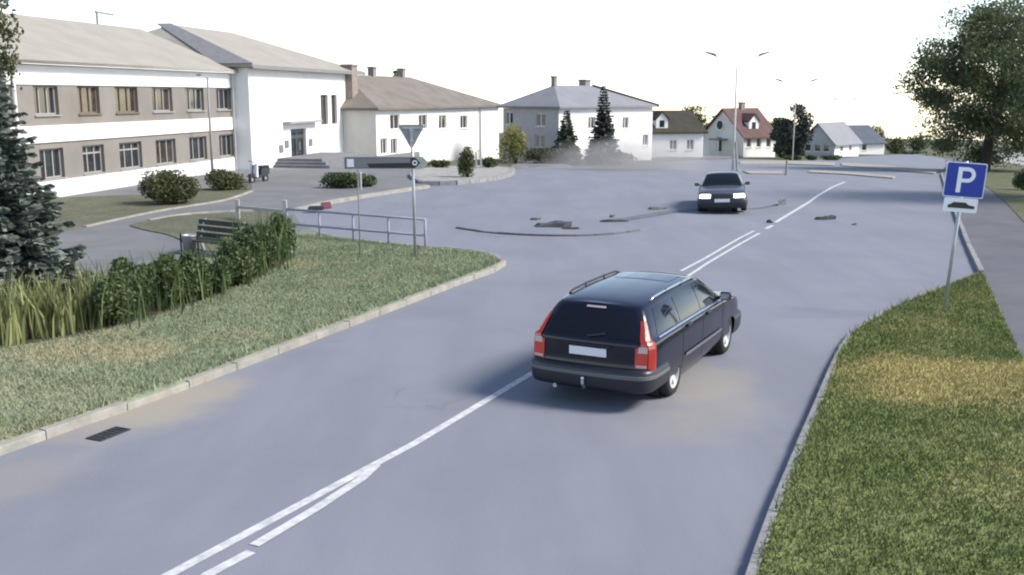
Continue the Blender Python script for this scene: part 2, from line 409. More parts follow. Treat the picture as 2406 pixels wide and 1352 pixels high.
def kerb(name, pts, w, z0, z1, m, gap=0.012, stone=1.0, parent=None):
    """row of kerb stones along a line; joints left open"""
    pts = [Vector((p.x, p.y, 0)) for p in pts]
    acc = [0.0]
    for a, b in zip(pts, pts[1:]): acc.append(acc[-1] + (b - a).length)
    def at(s):
        for i in range(len(pts) - 1):
            if s <= acc[i + 1] or i == len(pts) - 2:
                return pts[i].lerp(pts[i + 1], (s - acc[i]) / max(1e-6, acc[i + 1] - acc[i]))
    mb = MB(); n = max(1, int(acc[-1] / stone)); st = acc[-1] / n
    for k in range(n):
        a, b = at(k * st + gap / 2), at((k + 1) * st - gap / 2); d = (b - a).normalized(); nn = Vector((-d.y, d.x, 0)) * w / 2
        dz = random.uniform(-.008, .008)
        v = []
        for zz in (z0, z1 + dz):
            for p in (a - nn, b - nn, b + nn, a + nn): v.append((p.x, p.y, gz(p.x, p.y) + zz))
        mb.add(v, ((0, 3, 2, 1), (4, 5, 6, 7), (0, 1, 5, 4), (1, 2, 6, 5), (2, 3, 7, 6), (3, 0, 4, 7)))
    o = mb.build(name, m, parent, bevel=0.012)
    if parent is None: o['kind'] = 'structure'
    return o
def strip(pts, w, z):
    """painted line: ribbon of width w along pts"""
    mb = MB(); L_, R_ = [], []
    for i, p in enumerate(pts):
        d = (pts[min(i + 1, len(pts) - 1)] - pts[max(i - 1, 0)]); d.z = 0; d.normalize(); n = Vector((-d.y, d.x, 0)) * w / 2
        for l, q in ((L_, p + n), (R_, p - n)): l.append((q.x, q.y, gz(q.x, q.y) + z))
    for i in range(len(pts) - 1): mb.quad(L_[i], L_[i + 1], R_[i + 1], R_[i])
    return mb

W = lambda x, y: Vector((x, y, gz(x, y)))
sheet('terrain', [W(-1800, -300), W(1800, -300), W(2200, 3000), W(-2200, 3000)], -0.03, M['grass_far'])
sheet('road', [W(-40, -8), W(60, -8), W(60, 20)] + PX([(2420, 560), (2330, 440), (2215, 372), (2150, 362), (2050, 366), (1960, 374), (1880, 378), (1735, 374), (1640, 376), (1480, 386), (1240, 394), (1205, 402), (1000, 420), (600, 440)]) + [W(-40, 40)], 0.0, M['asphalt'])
# left verge and its kerb
LK = [(-400, 1212), (0, 1066), (270, 972), (450, 907), (700, 812), (900, 737), (1020, 690), (1110, 656), (1165, 638), (1186, 625), (1178, 613), (1145, 601), (1090, 593), (1000, 587), (900, 579), (800, 566), (745, 554)]
lk = smooth_line(PX(LK), 2)
verge_left = sheet('grass_verge', lk + PX([(690, 556), (600, 594), (440, 622), (230, 655), (0, 692), (-400, 745)]), 0.10, M['grass_left'], 0.3)
cut = [i for i, p in enumerate(lk)]
def between(pl, a, b):
    """stretch of a line between two pixels' nearest points"""
    A, B = G(*a), G(*b); ia = min(range(len(pl)), key=lambda i: (pl[i] - A).length); ib = min(range(len(pl)), key=lambda i: (pl[i] - B).length)
    return pl[min(ia, ib):max(ia, ib) + 1]
lkd = subdiv(lk, 0.5)
kerb('left_kerb', between(lkd, (-400, 1212), (285, 967)), 0.13, -0.15, 0.115, M['kerb'])
kerb('left_kerb', between(lkd, (440, 911), (1186, 625)), 0.13, -0.15, 0.115, M['kerb'])
kerb('left_kerb', between(lkd, (290, 965), (436, 912)), 0.13, -0.15, 0.095, M['kerb'])
kerb('left_kerb', between(lkd, (1186, 625), (745, 554)), 0.12, -0.15, 0.11, M['kerb_dark'])
# forecourt paving with its lawns
sheet('forecourt_paving', PX([(-400, 741), (230, 652), (440, 620), (600, 592), (690, 555), (746, 552), (705, 530), (690, 505), (735, 486), (860, 463), (1005, 441), (1005, 405), (900, 388), (850, 380), (590, 392), (80, 452), (-400, 520)]), 0.085, M['paving'], 0.3)
sheet('lawn', PX([(60, 474), (330, 464), (500, 448), (592, 436), (592, 452), (530, 476), (430, 490), (330, 508), (200, 538), (120, 560), (-300, 640), (-300, 530)]), 0.115, M['lawn'], 0.05)
sheet('lawn', smooth_line(PX([(305, 538), (350, 524), (430, 513), (560, 506), (668, 506), (692, 530), (684, 549), (600, 585), (520, 602), (470, 600), (440, 580), (400, 560), (340, 549), (305, 538)]), 1)[:-1], 0.115, M['lawn'], 0.05)
kerb('path_edging', smooth_line(PX([(200, 541), (330, 511), (430, 493), (530, 479), (592, 455)]), 2), 0.14, 0.0, 0.14, M['kerb'])
kerb('path_edging', smooth_line(PX([(350, 526), (430, 511), (560, 503), (668, 503)]), 2), 0.16, 0.0, 0.15, M['kerb'])
kerb('far_kerb', smooth_line(PX([(692, 500), (735, 487), (860, 464), (1005, 442)]), 2), 0.25, -0.1, 0.13, M['kerb'])
# right verge
RV = [(2306, 646), (2200, 690), (2090, 737), (1998, 792), (1966, 850), (1926, 950), (1872, 1080), (1812, 1230), (1770, 1352), (1690, 1620)]
rv = [G(*RV[0])] + smooth_line(PX(RV[1:]), 2)
sheet('grass_verge', rv + PX([(2800, 1620), (2600, 1230), (2470, 985), (2406, 862), (2380, 812), (2342, 722)]), 0.10, M['grass'], 0.3)
kerb('right_kerb', subdiv(rv[1:], 0.5), 0.10, -0.15, 0.105, M['kerb_dark'])
PVE = [(2800, 1620), (2600, 1230), (2470, 985), (2406, 862), (2380, 812), (2342, 722), (2306, 646), (2275, 580), (2248, 510), (2225, 450), (2212, 410)]
sheet('footpath', PX(PVE) + PX([(2228, 384), (2262, 400), (2330, 452), (2406, 528), (2600, 720), (3200, 1300)]), 0.082, M['pavement'], 0.3)
kerb('footpath_kerb', subdiv(PX(PVE[6:]), 0.5), 0.12, -0.1, 0.10, M['kerb_dark'])
sheet('park_path', PX([(2330, 374), (2345, 362), (2410, 354), (2700, 356), (2900, 400), (2420, 394), (2370, 386)]), 0.115, M['concrete'], 0.1)
sheet('park_grass', PX([(2262, 401), (2330, 453), (2406, 529), (2600, 721), (3200, 1301), (4200, 900), (3400, 470), (2900, 380), (2420, 366), (2300, 372)]), 0.10, M['grass_far'], 0.3)
# far junction: pale concrete islands and crossings
for i, pl in enumerate((
        [(1738, 380), (1850, 379), (1962, 384), (1958, 391), (1850, 387), (1738, 387)],
        [(1745, 404), (1838, 405), (1838, 411), (1760, 410)],
        [(1905, 402), (1990, 406), (2104, 417), (2098, 421), (1980, 411), (1898, 407)],
        [(1975, 384), (2080, 391), (2205, 403), (2195, 410), (2080, 399), (1978, 391)])):
    sheet('traffic_island', PX(pl), 0.07, M['kerb'], 0.25)
sheet('far_pavement', PX([(1205, 401), (1240, 393), (1480, 385), (1640, 375), (1735, 373), (1735, 368), (1640, 368), (1480, 376), (1240, 383), (1200, 392)]), 0.1, M['paving'], 0.3)
# low teardrop island inside the junction and rubber marks round it
isl = smooth_line(PX([(1070, 536), (1150, 549), (1280, 556), (1400, 555), (1500, 545), (1540, 531), (1480, 524), (1340, 523), (1200, 526), (1110, 528), (1070, 536)]), 2)[:-1]
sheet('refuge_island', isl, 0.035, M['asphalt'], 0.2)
kerb('refuge_island_kerb', between(subdiv(isl + [isl[0]], 0.3), (1075, 537), (1500, 545)), 0.12, -0.1, 0.05, M['skid'], stone=0.6)
strip(smooth_line(PX([(1068, 541), (1150, 554), (1280, 561), (1400, 560), (1470, 554)]), 2), .06, .006).build('island_edge_line', M['kerb'])['kind'] = 'structure'
strip(subdiv(smooth_line(PX([(1650, 492), (1590, 496), (1530, 506), (1470, 516), (1420, 520)]), 2)), 0.55, 0.012).build('tyre_mark', M['skid'])['kind'] = 'structure'
strip(subdiv(smooth_line(PX([(1760, 492), (1800, 488), (1835, 480)]), 2)), 0.25, 0.008).build('tyre_mark', M['skid'])['kind'] = 'structure'
# painted centre lines
def line(name, l, w, z=0.004):
    o = strip(subdiv(PX(l), 1.0), w, z).build(name, M['paint_white']); o['kind'] = 'structure'; return o
line('centre_line', [(150, 1485), (400, 1350), (600, 1243), (850, 1108), (971, 1044), (1246, 880), (1420, 775)], 0.115)
line('edge_of_centre_line', [(300, 1500), (490, 1350), (590, 1297)], 0.115)
line('edge_of_centre_line', [(597, 1283), (740, 1198), (848, 1127), (884, 1094)], 0.115, 0.008)
line('centre_line', [(1590, 667), (1665, 617), (1740, 573), (1785, 548)], 0.085)
line('edge_of_centre_line', [(1600, 638), (1660, 606), (1735, 562), (1772, 543)], 0.085, 0.008)
line('centre_line', [(1800, 538), (1815, 530)], 0.13)
line('centre_line', [(1822, 523), (1900, 476), (1985, 428)], 0.13)

# ------------------------------------------------------------------ buildings
def V3(a, b, c): return Vector((a, b, c))
def wall_panel(mb, o, u, w, z0, z1, holes, reveal=0.14, mi=0):
    """upright wall from o along u with real openings (x0,x1,z0,z1)"""
    n = V3(u.y, -u.x, 0)
    xs = sorted({0.0, w, *[h[0] for h in holes], *[h[1] for h in holes]})
    zs = sorted({z0, z1, *[h[2] for h in holes], *[h[3] for h in holes]})
    P = lambda x, z, d=0.0: o + u * x + V3(0, 0, z) - n * d
    for xa, xb in zip(xs, xs[1:]):
        for za, zb in zip(zs, zs[1:]):
            cx, cz = (xa + xb) / 2, (za + zb) / 2
            if any(h[0] < cx < h[1] and h[2] < cz < h[3] for h in holes): continue
            mb.quad(P(xa, za), P(xb, za), P(xb, zb), P(xa, zb), mi)
    for a, b, c, d in holes:
        mb.quad(P(a, c), P(b, c), P(b, c, reveal), P(a, c, reveal), mi)
        mb.quad(P(a, d, reveal), P(b, d, reveal), P(b, d), P(a, d), mi)
        mb.quad(P(a, c), P(a, c, reveal), P(a, d, reveal), P(a, d), mi)
        mb.quad(P(b, c, reveal), P(b, c), P(b, d), P(b, d, reveal), mi)
def window(parent, o, u, hole, fm, gm, mull=1, trans=0.0, reveal=0.14, fw=0.07, sill=True, name='window', pane='pane'):
    n = V3(u.y, -u.x, 0); a, b, c, d = hole; e = 0.004
    mb = MB()
    def bx(x0, x1, z0, z1, d0, d1):
        v = [o + u * x + V3(0, 0, z) - n * q for q in (d0, d1) for z in (z0, z1) for x in (x0, x1)]
        mb.add(v, ((0, 1, 3, 2), (4, 6, 7, 5), (0, 4, 5, 1), (2, 3, 7, 6), (0, 2, 6, 4), (1, 5, 7, 3)))
    r0, r1 = reveal - 0.05, reveal + 0.01
    bx(a + e, a + fw, c + e, d - e, r0, r1); bx(b - fw, b - e, c + e, d - e, r0, r1)
    bx(a + fw, b - fw, c + e, c + fw, r0, r1); bx(a + fw, b - fw, d - fw, d - e, r0, r1)
    for k in range(mull):
        x = a + (b - a) * (k + 1) / (mull + 1); bx(x - fw / 2, x + fw / 2, c + fw, d - fw, r0 + .004, r1)
    if trans: z = c + (d - c) * trans; bx(a + fw, b - fw, z - fw / 2, z + fw / 2, r0 + .008, r1)
    if sill: bx(a - .06, b + .06, c - .06, c - e, -0.07, reveal)
    w = mb.build(name, fm, parent)
    g = MB(); g.quad(*[o + u * x + V3(0, 0, z) - n * (reveal - .005) for x, z in ((a + .02, c + .02), (b - .02, c + .02), (b - .02, d - .02), (a + .02, d - .02))])
    g.build(pane, gm, w)
    return w
def roof_gable(W_, D_, he, hr, ov=0.35, th=0.14, x0=0.0):
    mb = MB(); k = (hr - he) / (D_ / 2); e = he - k * ov
    for y0, y1 in ((-ov, D_ / 2), (D_ + ov, D_ / 2)):
        p = [(x0 - ov, y0, e + .03), (W_ + ov, y0, e + .03), (W_ + ov, y1, hr + .03), (x0 - ov, y1, hr + .03)]
        mb.prism(p, (0, 0, th))
    return mb
def roof_hip(W_, D_, he, hr, i0, i1, ov=0.4, th=0.15):
    mb = MB(); e = he + 0.02
    c = [(-ov, -ov), (W_ + ov, -ov), (W_ + ov, D_ + ov), (-ov, D_ + ov)]
    v = [(x, y, e) for x, y in c] + [(x, y, e + th) for x, y in c] + [(i0, D_ / 2, hr + th), (W_ - i1, D_ / 2, hr + th)]
    mb.add(v, ((3, 2, 1, 0), (0, 1, 5, 4), (1, 2, 6, 5), (2, 3, 7, 6), (3, 0, 4, 7), (4, 5, 9, 8), (6, 7, 8, 9), (5, 6, 9), (7, 4, 8)))
    return mb
def sdist(O, d, px, py):
    """distance from O along d at which the photo's column px is met"""
    rd = ray(px, py); den = d.x * rd.y - d.y * rd.x
    return -(O.x * rd.y - O.y * rd.x) / den
X, Y0 = V3(1, 0, 0), V3(0, 0, 0)
def house(name, label, O, ang, W_, D_, he, hr, wallm, roofm, roof='gable', insets=(3, 3), fronts=(), lefts=(), fm=None, gm=None, mull=1, left_wall=None, base=-2.5, group=None):
    t = thing(name, label, 'house', O, ang, group)
    fm = fm or M['frame_white']; gm = gm or M['glass']
    mb = MB()
    fh = [(x - w / 2, x + w / 2, z, z + h) for x, z, w, h in fronts]
    lh = [(D_ - y - w / 2, D_ - y + w / 2, z, z + h) for y, z, w, h in lefts]
    wall_panel(mb, Y0, X, W_, base, he, fh)
    wall_panel(mb, V3(0, D_, 0), V3(0, -1, 0), D_, base, he, lh, mi=1)
    wall_panel(mb, V3(W_, 0, 0), V3(0, 1, 0), D_, base, he, [])
    wall_panel(mb, V3(W_, D_, 0), V3(-1, 0, 0), W_, base, he, [])
    if roof == 'gable':
        mb.add(((0, 0, he), (0, D_, he), (0, D_ / 2, hr)), ((0, 2, 1),), 1); mb.add(((W_, 0, he), (W_, D_, he), (W_, D_ / 2, hr)), ((0, 1, 2),))
    mb.build('wall', [wallm, left_wall or wallm], t, recalc=False)
    r = (roof_gable(W_, D_, he, hr) if roof == 'gable' else roof_hip(W_, D_, he, hr, *insets)).build('roof', roofm, t)
    for h in fh: window(t, Y0, X, h, fm, gm, mull)
    for h in lh: window(t, V3(0, D_, 0), V3(0, -1, 0), h, fm, gm, mull)
    return t, r
def chimney(parent, x, y, z0, z1, w=0.6, d=0.6):
    mb = MB().box(x - w / 2, x + w / 2, y - d / 2, y + d / 2, z0, z1).box(x - w / 2 - .06, x + w / 2 + .06, y - d / 2 - .06, y + d / 2 + .06, z1, z1 + .12)
    return mb.build('chimney', M['chimney'], parent)

# --- long two-storey school wing
A, B = G(100, 474), G(555, 403)
u = V3(B.x - A.x, B.y - A.y, 0).normalized()
O = A + u * sdist(A, u, 38, 465); O.z = 0
WL = (B - O).dot(u)
S_ANG = math.atan2(u.y, u.x)
sch = thing('school_building', 'long two storey building with grey panels, white bands and twelve windows', 'building', O, S_ANG)
def wz(px, py): return on_plane(O, u, px, py)
zt, zb = wz(298, 205)[1], wz(298, 265)[1]
m1, m0 = wz(298, 287)[1], wz(298, 322)[1]
lt, lb, pt = wz(298, 335)[1], wz(298, 398)[1], wz(298, 402)[1]
HE = 5.38
ups = [(80, 137), (183, 234), (271, 324), (358, 405), (438, 479), (509, 543)]
lows = [(90, 148), (190, 242), (283, 329), (366, 411), (444, 485), (516, 557)]
DEP = 10.5
holes_u = [(wz(a, 235)[0], wz(b, 235)[0], zb, zt) for a, b in ups]
holes_l = [(x0 + .05, x1 + .05, lb, lt) for x0, x1, _, _ in holes_u]
mb = MB()
wall_panel(mb, Y0, X, WL, -1.5, HE, holes_u + holes_l, reveal=0.2)
wall_panel(mb, V3(0, DEP, 0), V3(0, -1, 0), DEP, -1.5, HE, [])
wall_panel(mb, V3(WL, DEP, 0), V3(-1, 0, 0), WL, -1.5, HE, [])
wall_panel(mb, V3(WL, 0, 0), V3(0, 1, 0), DEP, -1.5, HE, [])
HR = 7.55
mb.add(((0, 0, HE), (0, DEP, HE), (0, DEP / 2, HR)), ((0, 2, 1),)); mb.add(((WL, 0, HE), (WL, DEP, HE), (WL, DEP / 2, HR)), ((0, 1, 2),))
mb.build('wall', M['panel'], sch, recalc=False)
for nm, z0, z1, pr in (('upper_band', zt + .04, HE - .12, .05), ('middle_band', m0, m1, .07), ('plinth', -1.5, pt, .10)):
    MB().box(-.06, WL - .01, -pr, .0, z0, z1).build(nm, M['plinth'] if nm == 'plinth' else M['band'], sch, bevel=0.01)
MB().box(-.3, WL - .02, -.42, -.004, HE - .1, HE + .06).build('eaves_board', M['band'], sch, bevel=0.01)
for k, h in enumerate(holes_u): window(sch, Y0, X, h, M['frame_brown'] if k in (1, 2) else M['frame_grey'], M['glass_warm'] if k in (1, 2, 3) else M['glass'], 2, reveal=.2, fw=0.07)
for k, h in enumerate(holes_l): window(sch, Y0, X, h, M['frame_grey'], M['glass_warm'] if k == 3 else M['glass'], 2, 0.72 if k in (1, 2) else 0, reveal=.2, fw=0.07)
mb = roof_gable(WL - .4, DEP, HE + .06, HR, ov=.42)
r = mb.build('roof', M['roof_pale'], sch)
for px, py in ((226, 42), (452, 54)):
    s = sdist(O, u, px, py)
    s = min(max(s, 1.0), WL - 1.0)
    MB().tube([(s, DEP / 2, HR), (s, DEP / 2, HR + .75)], .06, 6).bar((s - .1, DEP / 2, HR + .75), (s + 1.5, DEP / 2, HR + .72), .1, .1).build('roof_aerial', M['lamp_head'], r)
MB().tube([(0.25, -.14, HE - .1), (0.25, -.14, -.5)], .06, 8).build('downpipe', M['frame_white'], sch)
MB().tube([(WL - .25, -.14, HE - .1), (WL - .25, -.14, -.5)], .06, 8).build('downpipe', M['galv'], sch)

# --- tall white entrance block at its end
nrm = V3(u.y, -u.x, 0)
OB = B + nrm * 0.95; OB.z = 0
OB = OB + u * 0.05
def bz(px, py): return on_plane(OB, u, px, py)
WB = sdist(OB, u, 841, 300)
HB = 5.6
blk = thing('entrance_block', 'plain white two storey block with dark double door and tall window pair', 'building', OB, S_ANG)
dx0, dx1 = bz(684, 340)[0], bz(720, 340)[0]; dzt, dzb = bz(702, 303)[1], bz(702, 388)[1]
wx = [bz(p, 258)[0] for p in (754, 771, 779, 792)]; wzt, wzb = bz(772, 223)[1], bz(772, 293)[1]
mb = MB()
wall_panel(mb, Y0, X, WB, -3.0, HB, [(dx0, dx1, dzb, dzt), (wx[0], wx[1], wzb, wzt), (wx[2], wx[3], wzb, wzt)], reveal=.2)
wall_panel(mb, V3(0, 12, 0), V3(0, -1, 0), 12, -3.0, HB, [])
wall_panel(mb, V3(WB, 12, 0), V3(-1, 0, 0), WB, -3.0, HB, [])
wall_panel(mb, V3(WB, 0, 0), V3(0, 1, 0), 12, -3.0, HB, [])
mb.build('wall', M['white_wall'], blk, recalc=False)
window(blk, Y0, X, (wx[0], wx[1], wzb, wzt), M['frame_brown'], M['glass_warm'], 1, reveal=.2, sill=False)
window(blk, Y0, X, (wx[2], wx[3], wzb, wzt), M['frame_brown'], M['glass_warm'], 0, reveal=.2, sill=False)
dr = window(blk, Y0, X, (dx0, dx1, dzb, dzt), M['door_dark'], M['glass'], 1, .78, reveal=.2, fw=.22, sill=False, name='door', pane='door_glass')
MB().tube([((dx0 + dx1) / 2 + .12, -0.0, dzb + .9), ((dx0 + dx1) / 2 + .12, 0.0, dzb + 1.4)], .03, 6).build('handle', M['galv'], dr)
cz = bz(700, 287)[1]; MB().box(bz(664, 287)[0], bz(741, 287)[0], -.5, -.003, cz - .05, cz + .06).build('door_canopy', M['concrete'], blk, bevel=.01)
for px, py in ((660, 350), (673, 339), (729, 335)):
    x, z = bz(px, py); MB().box(x - .28, x + .28, -.05, -.003, z - .22, z + .22).build('wall_plaque', M['sign_grey'], blk)
roof_hip(WB, 12, HB, 8.0, 3.0, 7.0, ov=.5).build('roof', M['roof_pale'], blk)
# dark sheet painting shade onto the hip slope towards the long wing
MB().prism([(-.55, -.55, HB + .18), (3.0, 6, 8.17), (3.0, 6.9, 8.17), (-.55, 1.6, HB + .18)], (0, 0, .05)).build('dark_hip_strip', M['roof_dark_edge'], blk)
MB().box(-.45, WB + .45, -.52, -.42, HB - .06, HB + .14).build('gutter', M['roof_dark_edge'], blk)
# stone steps and ramp in front of the door
sp0, sp1 = G(648, 402), G(732, 400)
sc_ = OB + u * ((dx0 + dx1) / 2)
stp = thing('entrance_steps', 'low flight of grey stone steps below the dark double door', 'steps', W(sc_.x + nrm.x * 1.6, sc_.y + nrm.y * 1.6), S_ANG)
for k in range(4):
    MB().box(-3.4 - .3 * k, 3.4 + .3 * k, -1.2 - .33 * k, 1.55, -.6, .72 - .17 * k).build('step', M['step'], stp, bevel=.02)

# --- hipped house with chimney
O1 = G(886, 386); a1 = math.atan2(.937, .35); u1 = V3(math.cos(a1), math.sin(a1), 0)
W1 = sdist(O1, u1, 1172, 320); he1 = height_to(O1, 260); hr1 = he1 + 2.35
pz = lambda px, py: on_plane(O1, u1, px, py)
f1 = []
for px in (928, 994, 1040, 1090):
    x, z = pz(px, 288); f1.append((x, z - .5, 1.5, 1.05))
for px in (902, 926):
    x, z = pz(px, 346); f1.append((x, z - .5, 1.0, 1.1))
h1, r1 = house('hipped_house', 'white two storey house with brown grey hipped roof and square chimney behind arrow sign', O1, a1, W1, 9.5, he1, hr1, M['white_wall'], M['roof_brown'], 'hip', (4.2, 8.0), f1, [(3.0, he1 * .55, .9, .9)], gm=M['glass_warm'], mull=1, left_wall=M['cream_shade_wall'])
chimney(r1, 1.2, 2.6, he1 + .4, he1 + 3.0, .8, .8)
chimney(r1, 8.5, 4.75, hr1 - .3, hr1 + .7, .5, .5)
chimney(r1, 13.5, 4.75, hr1 - .9, hr1 + .7, .5, .5)
MB().box(-.3, 6, -.35, -.003, -1.5, .55).build('plinth', M['roof_dark_edge'], h1)
MB().tube([(W1 * .80, -.12, he1), (W1 * .80, -.12, -.5)], .07, 8).build('downpipe', M['galv'], h1)

# --- blue-grey hipped house
O2 = G(1312, 384); a2 = R(50); u2 = V3(math.cos(a2), math.sin(a2), 0); l2 = V3(-u2.y, u2.x, 0)
W2 = sdist(O2, u2, 1532, 320); D2 = sdist(O2, l2, 1182, 320); he2 = height_to(O2, 256); hr2 = height_to(O2 + l2 * D2 / 2 + u2 * 3, 199) - .2
p2 = lambda px, py: on_plane(O2, u2, px, py)
q2 = lambda px, py: on_plane(O2, l2, px, py)
lw = []
for px, py, w in ((1196, 278, .8), (1270, 282, .95), (1268, 332, .95)):
    y, z = q2(px, py); lw.append((y, z - .5, w, 1.0))
fw2 = []
for px, py in ((1390, 290), (1420, 290), (1470, 290), (1517, 330)):
    x, z = p2(px, py); fw2.append((x, z - .45, .9, .95))
h2, r2 = house('hipped_house', 'white house with pale blue grey hipped roof behind two spruces', O2, a2, W2, D2, he2, hr2, M['white_wall'], M['roof_blue'], 'hip', (3.0, 5.0), fw2, lw, left_wall=M['grey_shade_wall'])
chimney(r2, 3.0, D2 / 2, hr2 - .2, hr2 + .75, .35, .35); chimney(r2, W2 * .62, D2 / 2 + .8, hr2 - .9, hr2 + .55, .7, .7)
MB().bar((W2 - 5.0, D2 / 2 - .05, hr2 + .2), (W2 + .4, -.4, he2 + .2), .5, .06).build('dark_hip_strip', M['roof_dark_edge'], r2)

# --- low annex with dark roof and white dormer
O3 = G(1530, 371); a3 = R(14); u3 = V3(math.cos(a3), math.sin(a3), 0)
W3 = sdist(O3, u3, 1652, 340); he3 = height_to(O3, 312); hr3 = height_to(O3 + V3(-u3.y, u3.x, 0) * 4, 264)
h3, r3 = house('low_house', 'low white house with dark olive roof and one small white dormer', O3, a3, W3, 8, he3, hr3, M['white_wall'], M['roof_olive'], 'gable', fronts=[(W3 * .42, .75, .8, 1.0), (W3 * .75, .75, .8, 1.0)])
dxm, dzm = on_plane(O3, u3, 1560, 292)
def dormer(parent, x, y0, z0, w, h, wallm, roofm):
    d = MB(); d.box(x - w / 2, x + w / 2, y0, y0 + 2.0, z0, z0 + h * .62).prism([(x - w / 2, y0, z0 + h * .62), (x + w / 2, y0, z0 + h * .62), (x, y0, z0 + h)], (0, 2.0, 0))
    o = d.build('dormer', wallm, parent)
    rr = MB()
    for s in (-1, 1):
        rr.prism([(x + s * (w / 2 + .12), y0 - .15, z0 + h * .56), (x, y0 - .15, z0 + h + .03), (x, y0 - .15, z0 + h + .13), (x + s * (w / 2 + .12), y0 - .15, z0 + h * .66)], (0, 2.1, 0))
    rr.build('dormer_roof', roofm, o)
    MB().box(x - w * .2, x + w * .2, y0 - .02, y0 + .05, z0 + h * .18, z0 + h * .56).build('dormer_window', M['glass'], o)
    return o
kslope = (hr3 - he3) / 4
dormer(r3, dxm, .5, he3 + .2, 1.25, 1.75, M['white_wall'], M['roof_olive'])

# --- red-roofed house with round gable window
O4 = G(1746, 369); a4 = R(33); u4 = V3(math.cos(a4), math.sin(a4), 0); l4 = V3(-u4.y, u4.x, 0)
W4 = sdist(O4, u4, 1822, 340); D4 = sdist(O4, l4, 1651, 340); he4 = height_to(O4, 321)
hr4 = height_to(O4 + l4 * D4 / 2, 258)
f4 = []
for px in (1760, 1783, 1806):
    x, z = on_plane(O4, u4, px, 337); f4.append((x, z - .45, .7, 1.0))
y_, z_ = on_plane(O4, l4, 1690, 345)
h4, r4 = house('red_roofed_house', 'white gabled house with dull red roof, dormer and round gable window', O4, a4, W4, D4, he4, hr4, M['white_wall'], M['roof_red'], 'gable', fronts=f4, lefts=[(y_, .35, .75, 1.7)], mull=0, left_wall=M['cream_shade_wall'])
ry, rz = on_plane(O4, l4, 1693, 294)
MB().lathe([(.001, -.03), (.5, -.03), (.5, .05)], 'x', (-.05, ry, rz), 20).build('round_window', M['glass'], h4)
MB().lathe([(.5, -.02), (.5, -.08), (.62, -.08), (.62, .04)], 'x', (-.05, ry, rz), 20).build('round_window_frame', M['frame_white'], h4)
x_, z_ = on_plane(O4, u4, 1782, 300)
dormer(r4, x_, .7, he4 + .45, 1.5, 1.9, M['white_wall'], M['roof_red'])
chimney(r4, W4 * .55, D4 / 2, hr4 - .2, hr4 + .7, .6, .5)
MB().box(-1.5, -.02, D4 * .38, D4 * .62, 1.75, 1.9).build('porch_roof', M['roof_dark_edge'], h4)
for y in (D4 * .39, D4 * .60): MB().tube([(-1.4, y, -.5), (-1.4, y, 1.75)], .07, 6).build('porch_post', M['frame_white'], h4)

# --- pale gabled house and slate-roofed house further down the road
O5 = G(1960, 368); a5 = R(48); u5 = V3(math.cos(a5), math.sin(a5), 0); l5 = V3(-u5.y, u5.x, 0)
W5 = 7.0; D5 = sdist(O5, l5, 1880, 350); he5 = height_to(O5, 338); hr5 = height_to(O5 + l5 * D5 / 2, 292)
h5, r5 = house('pale_house', 'small pale grey house with wide gable beside dark tree', O5, a5, W5, D5, he5, hr5, M['white_wall'], M['roof_blue'], 'gable', fronts=[(2, .5, .7, .8), (4.5, .5, .7, .8)], lefts=[(D5 * .25, .5, .8, .9), (D5 * .5, .5, .8, .9), (D5 * .78, .5, .8, .9)], left_wall=M['grey_shade_wall'], mull=0)
O6 = G(1972, 362); a6 = R(20); u6 = V3(math.cos(a6), math.sin(a6), 0)
W6 = sdist(O6, u6, 2078, 345); he6 = height_to(O6, 338); hr6 = height_to(O6 + V3(-u6.y, u6.x, 0) * 4, 298)
h6, r6 = house('slate_roofed_house', 'low white house with dark slate blue roof at the far end of street', O6, a6, W6, 8, he6, hr6, M['white_wall'], M['roof_slate'], 'gable', fronts=[(W6 * .25, .4, .8, .9), (W6 * .55, .4, .8, .9)], mull=0)
chimney(r6, W6 * .25, 4, hr6 - .2, hr6 + .5, .5, .5)

# ------------------------------------------------------------------ street furniture
def street_lamp(label, px, py, topy, span, label_group=None, heads=2, pr=0.065, m=None):
    p = G(px, py); H = height_to(p, topy); m = m or M['pole_pale']
    t = thing('street_lamp', label, 'street lamp', p, 0.0, label_group)
    MB().tube([(0, 0, -.2), (0, 0, H * .4), (0, 0, H * .86)], [pr * 1.5, pr * 1.2, pr], 10).build('pole', m, t, smooth=True)
    sw = span / 2 * pxsize(p)
    for s in ((-1, 1) if heads == 2 else (1,)):
        MB().tube([(0, 0, H * .85), (s * sw * .30, 0, H * .905), (s * sw * .75, 0, H * .965)], [pr * .6, pr * .5, pr * .42], 8).build('arm', m, t, smooth=True)
        L_ = sw * .42
        mb = MB().prism([(s * sw * .72, -.14, H * .955), (s * (sw * .72 + L_), -.11, H * .992), (s * (sw * .72 + L_), -.11, H * 1.004), (s * sw * .80, -.14, H * .985)], (0, .28, 0))
        mb.build('lamp_head', M['lamp_head'], t, bevel=.015)
    return t
street_lamp('nearest pale double armed street lamp rising above the red roofed house', 1722, 400, 122, 130)
street_lamp('second pale double armed street lamp, fainter, right of the nearest one', 1862, 380, 185, 90, pr=.04)
street_lamp('smallest and farthest double armed street lamp above the slate roof', 1978, 366, 230, 52, pr=.03)
p = G(500, 418)
t = thing('lamp_post', 'slim grey lamp post standing before the sixth school window', 'street lamp', p)
H = height_to(p, 182)
MB().tube([(0, 0, -.2), (0, 0, H * .5), (0, 0, H)], [.07, .06, .05], 8).build('pole', M['lamp_head'], t, smooth=True)
MB().tube([(0, 0, H - .02), (-.12, -.1, H + .1), (-.3, -.25, H + .12)], [.03, .025, .02], 6).build('arm', M['galv'], t)
MB().box(-.45, -.22, -.33, -.17, H + .07, H + .16).build('lamp_head', M['lamp_head'], t, bevel=.02)

